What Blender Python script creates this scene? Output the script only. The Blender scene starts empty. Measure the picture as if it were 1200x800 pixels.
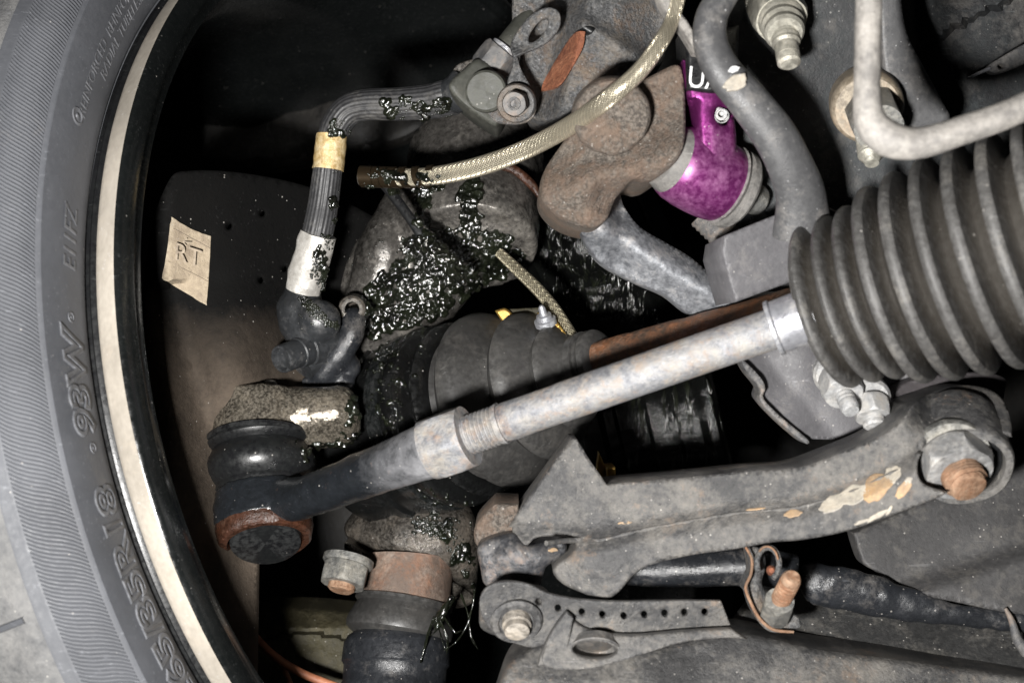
import bpy, bmesh, math, random
import numpy as np
from mathutils import Vector, noise, Matrix
from mathutils.geometry import delaunay_2d_cdt
random.seed(7); rng = np.random.default_rng(7)
scene = bpy.context.scene
C = scene.collection
F = 1667.0                                   # focal length in photograph pixels

# ------------------------------------------------------------------ camera, light, exposure
cam = bpy.data.cameras.new("Camera"); cam.sensor_width = 36; cam.lens = 50.01
camo = bpy.data.objects.new("Camera", cam); C.objects.link(camo)
camo.rotation_euler = (math.radians(90), 0, 0)
cam.clip_start = 0.01; cam.clip_end = 20
cam.dof.use_dof = True; cam.dof.focus_distance = 0.575; cam.dof.aperture_fstop = 13
scene.camera = camo
w = bpy.data.worlds.new("World"); scene.world = w; w.use_nodes = True
w.node_tree.nodes["Background"].inputs[0].default_value = (0.75, 0.85, 1, 1)
w.node_tree.nodes["Background"].inputs[1].default_value = 0.003
fl = bpy.data.lights.new("camera_flash", 'AREA'); fl.shape = 'RECTANGLE'; fl.size = 0.045; fl.size_y = 0.03
fl.energy = 8.0; fl.color = (1, 0.98, 0.955)
flo = bpy.data.objects.new("camera_flash", fl); C.objects.link(flo)
flo.location = (-0.082, 0.02, -0.075)
flo.rotation_euler = (Vector((0.01, 0.60, 0.0)) - flo.location).to_track_quat('-Z', 'Y').to_euler()
scene.view_settings.view_transform = 'Standard'; scene.view_settings.look = 'None'
scene.view_settings.exposure = 0.0; scene.view_settings.gamma = 1
scene.cycles.max_bounces = 5

# ------------------------------------------------------------------ helpers
def P(x, y, d): return Vector(((x-600)/F*d, d, (400-y)/F*d))
def Pn(x, y, d):
    x = np.asarray(x, float); y = np.asarray(y, float); d = np.asarray(d, float)+0*x
    return np.stack([(x-600)/F*d, d, (400-y)/F*d], -1)
def mk(name, verts, faces, mat, parent=None, uv=None, angle=40, origin=None):
    verts = np.asarray(verts, float)
    if parent is not None: o0 = np.array(parent['_o'][:]) if '_o' in parent else np.zeros(3)
    else: o0 = np.array(origin) if origin is not None else verts.mean(0)
    me = bpy.data.meshes.new(name)
    me.from_pydata((verts-o0).tolist(), [], faces); me.update()
    if uv is not None:
        l = me.uv_layers.new(name="UVMap")
        vi = np.empty(len(me.loops), np.int32); me.loops.foreach_get("vertex_index", vi)
        U = np.asarray(uv, float)[vi].copy()
        # repair the seam
        for p in me.polygons:
            s = list(p.loop_indices)
            us = U[s, 0]
            if us.max()-us.min() > 0.5: U[s, 0] = np.where(us < 0.5, us+1, us)
        l.data.foreach_set("uv", U.ravel())
    me.polygons.foreach_set("use_smooth", [True]*len(me.polygons))
    if angle: me.set_sharp_from_angle(angle=math.radians(angle))
    me.materials.append(mat)
    o = bpy.data.objects.new(name, me); C.objects.link(o)
    if parent is not None: o.parent = parent
    else: o.location = o0
    o['_o'] = o0.tolist()
    return o
def mkchild(o):  # offset bookkeeping for sub-parts: a mesh part has its verts relative to the thing's origin
    return o
def tag(o, label, cat, group=None, kind=None):
    if label: o['label'] = label
    if cat: o['category'] = cat
    if group: o['group'] = group
    if kind: o['kind'] = kind
    return o
def thing(name, label, cat, x, y, d, group=None):
    o = bpy.data.objects.new(name, None); C.objects.link(o); o.empty_display_size = 0.01
    o.location = P(x, y, d); o['_o'] = list(P(x, y, d)); tag(o, label, cat, group)
    return o
def nz(v, s, off=0): return noise.noise(Vector((v[0]*s+off, v[1]*s+off*1.7, v[2]*s-off)))
def catmull(pts, n=8, closed=False):
    pts = np.asarray(pts, float); out = []
    N = len(pts)
    rngi = range(N) if closed else range(N-1)
    for i in rngi:
        if closed: a, b, c, d = pts[(i-1) % N], pts[i], pts[(i+1) % N], pts[(i+2) % N]
        else: a, b, c, d = pts[max(i-1, 0)], pts[i], pts[i+1], pts[min(i+2, N-1)]
        for k in range(n):
            t = k/n
            out.append(.5*((2*b)+(-a+c)*t+(2*a-5*b+4*c-d)*t*t+(-a+3*b-3*c+d)*t**3))
    if not closed: out.append(pts[-1])
    return np.array(out)

def tube(name, ctrl, mat, parent=None, segs=28, n=8, mod=None, cap=True, flat=1.0, flatdir=None, rough=0, rs=300):
    """ctrl: (x, y, depth, radius px)"""
    W = [list(P(x, y, d))+[r*d/F] for x, y, d, r in ctrl]
    S = catmull(W, n) if n > 1 else np.array(W)
    c = S[:, :3]; r = S[:, 3]
    T = np.gradient(c, axis=0); T /= np.linalg.norm(T, axis=1)[:, None]
    a = np.cross(T[0], [0, 1, 0]); a /= np.linalg.norm(a); verts = []; uv = []
    L = 0
    for i in range(len(c)):
        a = a-T[i]*a.dot(T[i]); a /= np.linalg.norm(a); b = np.cross(T[i], a)
        if i: L += np.linalg.norm(c[i]-c[i-1])
        for k in range(segs):
            th = 2*math.pi*k/segs
            rr = r[i]*(mod(th, L, i/(len(c)-1)) if mod else 1)
            p = c[i]+rr*(math.cos(th)*a+flat*math.sin(th)*b)
            if rough: p = p+ (p-c[i])/rr*rough*nz(p, rs)
            verts.append(p); uv.append((k/segs, L))
    faces = []
    for i in range(len(c)-1):
        for k in range(segs):
            k2 = (k+1) % segs
            faces.append((i*segs+k, (i+1)*segs+k, (i+1)*segs+k2, i*segs+k2))
    if cap:
        faces.append(tuple(range(segs))); faces.append(tuple(range(len(c)*segs-1, (len(c)-1)*segs-1, -1)))
    return mk(name, verts, faces, mat, parent, uv=uv)

def frame(A, B):
    A = np.array(P(*A)); B = np.array(P(*B)); T = B-A; L = np.linalg.norm(T); T = T/L
    a = np.cross(T, [0, 1, 0.01]); a /= np.linalg.norm(a); b = np.cross(T, a)
    return A, T, L, a, b
def lathe(name, A, B, prof, mat, parent=None, segs=64, rough=0, rs=200, mod=None, phase=0.0):
    """prof: (t along A->B 0..1, radius px at A's depth)"""
    o, T, L, a, b = frame(A, B); s = A[2]/F
    verts = []; uv = []
    for j, (t, r) in enumerate(prof):
        for k in range(segs):
            th = 2*math.pi*k/segs+phase
            rr = r*s*(mod(th, t) if mod else 1)
            p = o+T*L*t+rr*(math.cos(th)*a+math.sin(th)*b)
            if rough: p = p+(math.cos(th)*a+math.sin(th)*b)*rough*nz(p, rs)
            verts.append(p); uv.append((k/segs, t*L))
    faces = []
    for j in range(len(prof)-1):
        for k in range(segs):
            k2 = (k+1) % segs
            faces.append((j*segs+k, j*segs+k2, (j+1)*segs+k2, (j+1)*segs+k))
    if prof[0][1] > 0.01: faces.append(tuple(range(segs-1, -1, -1)))
    if prof[-1][1] > 0.01: n = (len(prof)-1)*segs; faces.append(tuple(range(n, n+segs)))
    return mk(name, verts, faces, mat, parent, uv=uv, angle=35)
def tilt(A, x, y, s):
    L = math.hypot(x-A[0], y-A[1])*A[2]/F
    return (x, y, A[2]-L*math.tan(math.asin(s)))
def hexnut(name, A, B, r, mat, parent=None, phase=0.3, ch=0.16):
    def hx(th, t):
        q = ((th-phase) % (math.pi/3))-math.pi/6
        h = math.cos(math.pi/6)/math.cos(q)
        return h
    prof = []
    # chamfer: radius limited by a cone near both ends
    def mod(th, t):
        lim = 0.88+0.8*min(t, 1-t)/max(ch, .01)*0.15
        return min(hx(th, t), lim)
    for t in (0, 0.04, 0.1, ch, .5, 1-ch, .9, .96, 1): prof.append((t, r))
    return lathe(name, A, B, prof, mat, parent, segs=72, mod=mod)
def threadprof(t0, t1, r, n, h=0.09):
    out = []
    for i in range(n):
        a = t0+(t1-t0)*i/n; s = (t1-t0)/n
        out += [(a+s*.1, r*(1-h)), (a+s*.45, r), (a+s*.7, r)]
    return out

def poly_dist(px, py, poly):
    d = np.full(len(px), 1e9); inside = np.zeros(len(px), bool)
    n = len(poly)
    for i in range(n):
        x1, y1 = poly[i]; x2, y2 = poly[(i+1) % n]
        dx, dy = x2-x1, y2-y1; L2 = dx*dx+dy*dy
        if L2 < 1e-9: continue
        t = np.clip(((px-x1)*dx+(py-y1)*dy)/L2, 0, 1)
        d = np.minimum(d, np.hypot(px-x1-t*dx, py-y1-t*dy))
        c = ((y1 > py) != (y2 > py))
        with np.errstate(divide='ignore', invalid='ignore'):
            xi = (x2-x1)*(py-y1)/(y2-y1)+x1
        inside ^= c & (px < xi)
    return d, inside
def smooth_outline(pts, n=6):
    """points (x,y) are rounded, (x,y,1) are corners"""
    segs = []; N = len(pts)
    ex = []
    for p in pts:
        ex.append((p[0], p[1]))
    out = []
    for i in range(N):
        b, c = pts[i], pts[(i+1) % N]
        a = pts[(i-1) % N] if len(b) < 3 else b
        d = pts[(i+2) % N] if len(c) < 3 else c
        if len(b) > 2 and len(c) > 2: out.append(np.array(b[:2], float)); continue
        a, b2, c2, d = [np.array(q[:2], float) for q in (a, b, c, d)]
        for k in range(n):
            t = k/n
            out.append(.5*((2*b2)+(-a+c2)*t+(2*a-5*b2+4*c2-d)*t*t+(-a+3*b2-3*c2+d)*t**3))
    return np.array(out)
def ell(cx, cy, rx, ry, rot=0, n=20):
    t = np.linspace(0, 2*math.pi, n, endpoint=False); c, s = math.cos(math.radians(rot)), math.sin(math.radians(rot))
    return np.stack([cx+rx*np.cos(t)*c-ry*np.sin(t)*s, cy+rx*np.cos(t)*s+ry*np.sin(t)*c], 1)
def lump(x, y, s, seed=0):
    return np.array([noise.noise(Vector((a/s+seed, b/s-seed, seed*.37))) for a, b in zip(x, y)])

def relief(name, outline, depth, thick, mat, parent=None, holes=(), rnd=6, rdepth=None, step=6, sm=True, rough=0.0, rs=14, wob=0):
    """A solid whose front follows depth(x, y) inside the outline, with rounded edges, and whose
    sides go back by thick metres.  rnd = edge radius in px."""
    ol = smooth_outline(outline) if sm else np.array([p[:2] for p in outline], float)
    if wob:
        ol = ol+np.stack([lump(ol[:, 0], ol[:, 1], 5, 3.1), lump(ol[:, 0], ol[:, 1], 5, 9.7)], 1)*wob
    loops = [ol]+[np.array(h, float) for h in holes]
    V = []; Eg = []
    for l in loops:
        # resample
        q = []
        for i in range(len(l)):
            a, b = l[i], l[(i+1) % len(l)]; n = max(1, int(np.hypot(*(b-a))/step))
            for k in range(n): q.append(a+(b-a)*k/n)
        s = len(V); V += [tuple(p) for p in q]
        Eg += [(s+i, s+(i+1) % len(q)) for i in range(len(q))]
    nb = len(V)
    mn, mx = ol.min(0), ol.max(0)
    gx, gy = np.meshgrid(np.arange(mn[0]+step/2, mx[0], step), np.arange(mn[1]+step/2, mx[1], step))
    gx = gx.ravel()+rng.uniform(-.15, .15, gx.size)*step; gy = gy.ravel()+rng.uniform(-.15, .15, gy.size)*step
    extra = []
    # rings parallel to the edge give the rounded rim clean shape
    if rnd:
        for fr in (0.12, 0.4, 0.75, 1.1):
            for l in loops:
                for i in range(len(l)):
                    a, b = l[i], l[(i+1) % len(l)]; e = b-a; L = np.hypot(*e)
                    if L < 1e-6: continue
                    nrm = np.array([-e[1], e[0]])/L
                    n = max(1, int(L/step))
                    for k in range(n):
                        m = a+e*(k+.5)/n
                        for sg in (1, -1):
                            extra.append(np.append(m+nrm*sg*fr*rnd, fr*rnd))
    D, I = poly_dist(gx, gy, ol)
    for h in holes:
        dh, ih = poly_dist(gx, gy, h); D = np.minimum(D, dh); I &= ~ih
    ok = I & (D > (1.3*rnd if rnd else step*.35))
    pts = [(a, b) for a, b in zip(gx[ok], gy[ok])]
    if extra:
        e = np.array(extra); D, I = poly_dist(e[:, 0], e[:, 1], ol)
        for h in holes:
            dh, ih = poly_dist(e[:, 0], e[:, 1], h); D = np.minimum(D, dh); I &= ~ih
        ok = I & (D > e[:, 2]*.9)
        pts += [(a, b) for a, b in e[ok][:, :2]]
    allv = [Vector(p) for p in V+pts]
    rv, re, rf, ov, _, _ = delaunay_2d_cdt(allv, Eg, [], 0, 1e-4)
    rv = np.array([tuple(v) for v in rv])
    tri = [f for f in rf]
    cen = np.array([rv[list(f)].mean(0) for f in tri])
    _, I = poly_dist(cen[:, 0], cen[:, 1], ol)
    for h in holes:
        _, ih = poly_dist(cen[:, 0], cen[:, 1], h); I &= ~ih
    tri = [f for f, k in zip(tri, I) if k]
    used = sorted({i for f in tri for i in f}); remap = {u: i for i, u in enumerate(used)}
    rv = rv[used]; tri = [tuple(remap[i] for i in f) for f in tri]
    D, _ = poly_dist(rv[:, 0], rv[:, 1], ol)
    for h in holes: D = np.minimum(D, poly_dist(rv[:, 0], rv[:, 1], h)[0])
    dd = depth(rv[:, 0], rv[:, 1])+0*rv[:, 0]
    base = dd.copy()
    if rnd:
        rr = (rdepth if rdepth is not None else rnd*dd.mean()/F)
        q = np.clip(D/rnd, 0, 1); dd = dd+rr*(1-np.sqrt(np.clip(1-(1-q)**2, 0, 1)))
    if rough: dd = dd+rough*lump(rv[:, 0], rv[:, 1], rs, 2.2)+rough*.5*lump(rv[:, 0], rv[:, 1], rs/2.7, 5.2)
    n = len(rv)
    front = Pn(rv[:, 0], rv[:, 1], dd)
    # back: straight away from the camera, same metric outline
    back = front.copy(); back[:, 1] = base+thick+(dd-base)*.2
    verts = np.concatenate([front, back])
    faces = []
    cnt = {}
    for f in tri:
        a, b, c = [rv[i] for i in f[:3]]
        if (b[0]-a[0])*(c[1]-a[1])-(b[1]-a[1])*(c[0]-a[0]) > 0: f = f[::-1]
        faces.append(f); faces.append(tuple(i+n for i in f[::-1]))
        for i in range(len(f)):
            e = (f[i], f[(i+1) % len(f)]); cnt[e] = 1
    for (a, b) in cnt:
        if (b, a) not in cnt: faces.append((b, a, a+n, b+n))
    return mk(name, verts, faces, mat, parent, angle=50)

def cast(name, prims, mat, parent=None, voxel=0.0014, smooth=6, rough=0.0, rs=150, rough2=0.0):
    """Union of primitives, remeshed to one cast skin.
    ('cap', [(x,y,d,r)...]) tapered capsule; ('ball', x,y,d,r,(sx,sy,sz)); ('cyl', A,B,r,r2)"""
    bm = bmesh.new()
    def ball(c, r, sc=(1, 1, 1)):
        ret = bmesh.ops.create_icosphere(bm, subdivisions=3, radius=1)
        for v in ret['verts']: v.co = Vector((v.co.x*r*sc[0], v.co.y*r*sc[1], v.co.z*r*sc[2]))+Vector(c)
    def cone(a, b, r1, r2):
        z = (b-a); L = z.length
        m = z.to_track_quat('Z', 'Y').to_matrix().to_4x4(); m.translation = (a+b)/2
        bmesh.ops.create_cone(bm, cap_ends=True, segments=28, radius1=r1, radius2=r2, depth=L, matrix=m)
    for p in prims:
        if p[0] == 'cap':
            pts = [(P(*q[:3]), q[3]*q[2]/F) for q in p[1]]
            for c, r in pts: ball(c, r)
            for (a, r1), (b, r2) in zip(pts, pts[1:]): cone(a, b, r1, r2)
        elif p[0] == 'ball':
            _, x, y, d, r = p[:5]; ball(P(x, y, d), r*d/F, p[5] if len(p) > 5 else (1, 1, 1))
        elif p[0] == 'cyl':
            a, b = P(*p[1]), P(*p[2]); cone(a, b, p[3]*p[1][2]/F, p[4]*p[2][2]/F)
    me = bpy.data.meshes.new("tmp"); bm.to_mesh(me); bm.free()
    o = bpy.data.objects.new("tmp", me); C.objects.link(o)
    m = o.modifiers.new("r", 'REMESH'); m.mode = 'VOXEL'; m.voxel_size = voxel
    s = o.modifiers.new("s", 'SMOOTH'); s.iterations = smooth; s.factor = 0.6
    dg = bpy.context.evaluated_depsgraph_get(); ev = o.evaluated_get(dg); m2 = ev.to_mesh()
    n = len(m2.vertices); co = np.empty(n*3, np.float32); m2.vertices.foreach_get("co", co); co = co.reshape(-1, 3).astype(float)
    no = np.empty(n*3, np.float32); m2.vertices.foreach_get("normal", no); no = no.reshape(-1, 3)
    faces = [tuple(p.vertices) for p in m2.polygons]
    ev.to_mesh_clear(); bpy.data.objects.remove(o); bpy.data.meshes.remove(me)
    if rough or rough2:
        dsp = np.array([rough*(nz(v, rs)+.5*nz(v, rs*2.3, 4))+(rough2*nz(v, rs*5, 9) if rough2 else 0) for v in co])
        co = co+no*dsp[:, None]
    return mk(name, co, faces, mat, parent, angle=0)

# ------------------------------------------------------------------ materials
def nt(name):
    m = bpy.data.materials.new(name); m.use_nodes = True; t = m.node_tree
    b = t.nodes["Principled BSDF"]
    return m, t, b
class N:
    def __init__(s, t): s.t = t
    def __call__(s, typ, **k):
        n = s.t.nodes.new(typ)
        for a, b in k.items(): setattr(n, a, b)
        return n
    def link(s, a, b): s.t.links.new(a, b)
    def noise(s, co, scale, detail=4, rough=.55, dist=0):
        n = s('ShaderNodeTexNoise'); n.inputs['Scale'].default_value = scale; n.inputs['Detail'].default_value = detail
        n.inputs['Roughness'].default_value = rough; n.inputs['Distortion'].default_value = dist
        s.link(co, n.inputs['Vector']); return n.outputs['Fac']
    def ramp(s, f, a, b, lo=0., hi=1.):
        n = s('ShaderNodeMapRange'); n.clamp = True
        n.inputs[1].default_value = a; n.inputs[2].default_value = b; n.inputs[3].default_value = lo; n.inputs[4].default_value = hi
        s.link(f, n.inputs[0]); return n.outputs[0]
    def mix(s, f, a, b):
        n = s('ShaderNodeMix'); n.data_type = 'RGBA'
        for sock, v in ((n.inputs[0], f), (n.inputs[6], a), (n.inputs[7], b)):
            if isinstance(v, (int, float)): sock.default_value = v
            elif isinstance(v, tuple): sock.default_value = v+(1,) if len(v) == 3 else v
            else: s.link(v, sock)
        return n.outputs[2]
    def math(s, op, a, b=0.):
        n = s('ShaderNodeMath'); n.operation = op
        for i, v in enumerate((a, b)):
            if isinstance(v, (int, float)): n.inputs[i].default_value = v
            else: s.link(v, n.inputs[i])
        return n.outputs[0]
def grimy(name, base, dark=None, rough=.5, metal=0., dust=None, dust_amt=0., rust=None, rust_amt=0., rust_sc=45, speck=0., speck_col=(.55, .52, .48),
          bump=.4, bsc=500, rvar=.15, dsc=70, coat=0., grain=.0, oil=0., dz=None, dx=None, spec=None, scr=.3, edge=.3, valley=None):
    """base/dark mottled paint or metal under dust, rust patches and pale splashes"""
    m, t, b = nt(name); n = N(t)
    co = n('ShaderNodeTexCoord').outputs['Object']
    dark = dark or tuple(c*.5 for c in base)
    f1 = n.noise(co, 42, 8, .7, .2); f2 = n.noise(co, 420, 6, .7)
    k = n.math('ADD', n.math('MULTIPLY', f1, .5), n.math('MULTIPLY', f2, .5))
    col = n.mix(n.ramp(k, .38, .62), dark, base)
    # broad uneven grime, so that no face is one even tone
    big = n.noise(co, 17, 3, .5)
    col = n.mix(n.ramp(big, .36, .58, .45, 0.), col, tuple(c*.35 for c in dark))
    if scr:
        for rx, rz, sd in ((.5, .9, 0), (-1.1, .3, 5)):
            mp = n('ShaderNodeMapping'); mp.inputs['Rotation'].default_value = (rx, .4, rz); mp.inputs['Scale'].default_value = (55, 1100, 700); mp.inputs['Location'].default_value = (sd, sd, sd)
            n.link(co, mp.inputs['Vector']); ns = n.noise(mp.outputs[0], 1.0, 2, .5)
            gt = n.ramp(n.noise(co, 75, 3), .5, .6)
            col = n.mix(n.math('MULTIPLY', n.math('MULTIPLY', n.ramp(ns, .66, .72), gt), scr), col, tuple(min(c*2.4+.05, .7) for c in base))
    if grain:
        v = n('ShaderNodeTexVoronoi'); v.inputs['Scale'].default_value = 900; n.link(co, v.inputs['Vector'])
        g = n.ramp(n.noise(co, 800, 2, .7), .42, .62)
        col = n.mix(n.math('MULTIPLY', g, grain), col, tuple(min(c*2.2+.05, 1) for c in base))
    rgh = n.ramp(f2, .3, .7, max(rough-rvar, .05), min(rough+rvar, 1))
    mt = None
    if rust_amt:
        fr = n.math('ADD', n.math('MULTIPLY', n.noise(co, rust_sc, 8, .72, .2), .72), n.math('MULTIPLY', f2, .28))
        th = 1-rust_amt
        mk_ = n.ramp(fr, th*.72, th*.72+.14, 0, .85)
        fr2 = n.noise(co, 260, 4, .6)
        rc = n.mix(n.ramp(fr2, .35, .65), tuple(c*.45 for c in rust), rust)
        col = n.mix(mk_, col, rc); rgh = n.math('MAXIMUM', rgh, n.math('MULTIPLY', mk_, .8)); mt = mk_
    if dust_amt:
        fd = n.math('ADD', n.math('MULTIPLY', n.noise(co, dsc, 8, .7, .2), .7), n.math('MULTIPLY', f2, .3))
        md = n.math('MULTIPLY', n.ramp(fd, .62-dust_amt*.35, .78-dust_amt*.2), .8)
        if dx:
            sz = n('ShaderNodeSeparateXYZ'); n.link(co, sz.inputs[0]); wz = n.math('ADD', sz.outputs[0], n.math('MULTIPLY', n.math('SUBTRACT', f1, .5), .04)); md = n.math('MULTIPLY', n.math('ADD', md, .25), n.ramp(wz, dx[0], dx[1], 0, 1))
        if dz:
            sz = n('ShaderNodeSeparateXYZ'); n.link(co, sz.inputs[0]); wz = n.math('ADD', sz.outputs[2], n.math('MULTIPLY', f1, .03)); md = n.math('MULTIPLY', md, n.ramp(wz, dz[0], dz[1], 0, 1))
        col = n.mix(md, col, dust); rgh = n.math('MAXIMUM', rgh, n.math('MULTIPLY', md, .85))
        mt = n.math('MAXIMUM', mt, md) if mt is not None else md
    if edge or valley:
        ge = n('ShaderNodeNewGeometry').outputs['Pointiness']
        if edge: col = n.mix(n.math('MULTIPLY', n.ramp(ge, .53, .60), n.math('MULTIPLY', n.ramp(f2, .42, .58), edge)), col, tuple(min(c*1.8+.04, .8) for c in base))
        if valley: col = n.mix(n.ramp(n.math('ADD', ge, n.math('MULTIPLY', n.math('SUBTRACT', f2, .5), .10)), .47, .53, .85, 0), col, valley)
    if spec is not None: b.inputs['Specular IOR Level'].default_value = spec
    if speck:
        v = n('ShaderNodeTexVoronoi'); v.inputs['Scale'].default_value = 620; v.inputs['Randomness'].default_value = 1; n.link(co, v.inputs['Vector'])
        sx = n('ShaderNodeSeparateColor'); n.link(v.outputs['Color'], sx.inputs[0])
        rad = n.ramp(sx.outputs[0], 1-speck, 1, 0, .26)
        ms = n.ramp(n.math('SUBTRACT', rad, v.outputs['Distance']), 0, .05)
        gate = n.ramp(n.noise(co, 60, 3), .42, .5)
        ms = n.math('MULTIPLY', ms, n.math('ADD', n.math('MULTIPLY', gate, .8), .2))
        col = n.mix(n.math('MULTIPLY', ms, .45), col, speck_col)
    n.link(col, b.inputs['Base Color']); 
    if oil:
        fo = n.ramp(n.noise(co, 55, 6, .65), .5, .56, 0, oil)
        q = n('ShaderNodeMix'); q.data_type = 'FLOAT'; n.link(fo, q.inputs[0]); n.link(rgh, q.inputs[2]); q.inputs[3].default_value = .12
        rgh = q.outputs[0]
    n.link(rgh, b.inputs['Roughness'])
    if metal:
        if mt is not None: n.link(n.math('MULTIPLY', n.math('SUBTRACT', 1., mt), metal), b.inputs['Metallic'])
        else: b.inputs['Metallic'].default_value = metal
    if coat: b.inputs['Coat Weight'].default_value = coat; b.inputs['Coat Roughness'].default_value = .12
    bp = n('ShaderNodeBump'); bp.inputs['Strength'].default_value = bump; bp.inputs['Distance'].default_value = .0012
    h = n.math('ADD', n.math('MULTIPLY', n.noise(co, bsc*1.5, 7, .72), .9), n.math('MULTIPLY', f1, 1.4))
    if mt is not None: h = n.math('ADD', h, n.math('MULTIPLY', mt, .35))
    n.link(h, bp.inputs['Height']); n.link(bp.outputs[0], b.inputs['Normal'])
    return m
M = {}
DUST = (.30, .265, .22)
M['tyre'] = grimy('tyre_rubber', (.098, .102, .113), (.084, .088, .098), .62, dust=(.17, .16, .15), dust_amt=.12, speck=.03, bump=.12, bsc=900, dsc=30)
M['tread'] = grimy('tread_rubber', (.11, .113, .12), (.07, .072, .077), .75, dust=(.23, .225, .215), dust_amt=.75, speck=.25, bump=.5, bsc=500, dsc=40)
M['lip'] = grimy('aluminium_lip', (.50, .455, .39), (.40, .36, .305), .55, .15, dust=(.42, .36, .29), dust_amt=.25, bump=.1, speck=.04)
M['blackgloss'] = grimy('black_gloss_paint', (.010, .011, .011), (.006, .007, .007), .22, speck=.05, bump=.06, bsc=300, coat=.3)
M['arch'] = grimy('arch_underseal', (.012, .011, .010), (.005, .005, .005), .55, dust=(.06, .055, .048), dust_amt=.5, dsc=14, speck=.25, speck_col=(.12, .11, .10), bump=.5, bsc=220)
M['shield'] = grimy('shield_brown', (.005, .0048, .0045), (.003, .003, .003), .85, dust=(.105, .083, .064), dust_amt=1.1, speck=.12, bump=.35, dsc=30, dz=(.050, .010), scr=.15, edge=0, spec=.12)  # second brown tone strongest at the bottom, fading to near black towards the top
M['paper'] = grimy('paper', (.46, .38, .275), (.30, .24, .165), .8, dust=(.16, .12, .09), dust_amt=.5, speck=.5, speck_col=(.03, .025, .02), bump=.5, dsc=180)
M['ink'] = grimy('ink', (.31, .255, .19), (.23, .185, .14), .8, dust=(.42, .34, .25), dust_amt=.5, bump=.1, dsc=200)
M['hose'] = grimy('hose_rubber', (.042, .042, .044), (.022, .022, .023), .5, dust=(.12, .115, .105), dust_amt=.3, speck=.05, bump=.15)
M['goldband'] = grimy('gold_band', (.62, .46, .22), (.34, .22, .08), .4, .25, dust=(.75, .68, .5), dust_amt=.45, speck=.2, speck_col=(.02, .02, .01), bump=.4, dsc=180)
M['whiteband'] = grimy('white_sleeve', (.60, .585, .55), (.34, .32, .29), .4, .25, dust=(.16, .15, .13), dust_amt=.3, bump=.3, speck=.3, speck_col=(.03, .03, .02))
M['plastic'] = grimy('black_plastic', (.028, .030, .033), (.016, .017, .018), .42, dust=(.12, .115, .11), dust_amt=.3, speck=.12, bump=.2, oil=.6)
M['cast'] = grimy('cast_aluminium', (.16, .15, .138), (.028, .026, .023), .30, .5, dust=(.26, .24, .21), dust_amt=.3, speck=.15, bump=.22, bsc=420, dsc=30, oil=.8)
M['castdark'] = grimy('oily_cast', (.070, .062, .052), (.018, .016, .014), .3, .3, dust=(.16, .135, .11), dust_amt=.4, speck=.35, bump=.5, bsc=420, oil=.8, grain=.35)
M['castrough'] = grimy('speckled_cast', (.16, .14, .11), (.022, .02, .017), .25, .6, dust=(.20, .17, .13), dust_amt=.3, speck=.4, bump=.22, bsc=420, oil=.6, grain=.5)
M['steel'] = grimy('grimy_steel', (.115, .115, .118), (.06, .06, .062), .6, .1, dust=(.24, .22, .195), dust_amt=.55, rust=(.30, .16, .08), rust_amt=.28, speck=.2, bump=.4, dsc=50)
M['steel2'] = grimy('bracket_steel', (.125, .125, .125), (.045, .046, .048), .5, .25, dust=(.20, .165, .125), dust_amt=.4, rust=(.17, .10, .055), rust_amt=.27, speck=.5, speck_col=(.4, .4, .42), bump=.9, bsc=420, grain=.3)
M['rustarm'] = grimy('rusty_arm', (.14, .118, .096), (.050, .042, .036), .55, dust=(.23, .19, .15), dust_amt=.45, rust=(.13, .055, .026), rust_amt=.37, speck=.3, bump=1.0, bsc=520, grain=.35, dsc=45)
M['greyarm'] = grimy('grey_arm', (.34, .35, .37), (.08, .085, .095), .45, .3, dust=(.40, .37, .34), dust_amt=.3, rust=(.33, .2, .12), rust_amt=.2, speck=.2, bump=.4)
M['control'] = grimy('control_arm_paint', (.098, .096, .095), (.038, .038, .039), .48, dust=(.21, .195, .172), dust_amt=.45, rust=(.28, .165, .09), rust_amt=.22, speck=.3, bump=.6, dsc=38)
M['dkpanel'] = grimy('dark_panel', (.030, .036, .038), (.014, .014, .0155), .6, dust=(.12, .11, .10), dust_amt=.32, speck=.42, speck_col=(.3, .29, .27), bump=.35)
M['flatgrey'] = grimy('grey_bracket_paint', (.115, .112, .118), (.09, .088, .093), .55, dust=(.19, .18, .17), dust_amt=.3, speck=.3, bump=.25)
M['plpanel'] = grimy('plastic_panel', (.060, .0585, .059), (.040, .039, .039), .6, dust=(.13, .12, .105), dust_amt=.35, rust=(.26, .17, .11), rust_amt=.05, speck=.2, bump=.25)
M['blackpaint'] = grimy('black_paint', (.022, .024, .028), (.013, .014, .016), .35, dust=(.14, .13, .12), dust_amt=.25, speck=.25, bump=.25, oil=.4)
M['wetblack'] = grimy('wet_black', (.004, .0045, .004), (.003, .003, .003), .12, speck=.0, bump=.35, bsc=500, rvar=.05, scr=0, edge=0, spec=.3)
M['glossarm'] = grimy('gloss_black_arm', (.014, .016, .019), (.008, .009, .010), .15, dust=(.24, .24, .25), dust_amt=.8, dsc=110, dx=(.018, .046), rust=(.25, .12, .06), rust_amt=.16, speck=.12, bump=.25, bsc=260)
M['boot'] = grimy('rubber_boot', (.010, .011, .011), (.007, .007, .008), .35, speck=.08, bump=.08)
M['bootgloss'] = grimy('oily_boot', (.007, .0075, .0075), (.005, .005, .005), .14, speck=.1, bump=.12)
M['clevis'] = grimy('clevis_paint', (.10, .102, .108), (.025, .026, .03), .35, .2, dust=(.22, .20, .18), dust_amt=.4, rust=(.28, .15, .08), rust_amt=.24, speck=.3, bump=.5)
M['ringrust'] = grimy('rusty_ring', (.060, .022, .011), (.012, .007, .005), .35, dust=(.10, .06, .04), dust_amt=.2, bump=.4, oil=.6)
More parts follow.
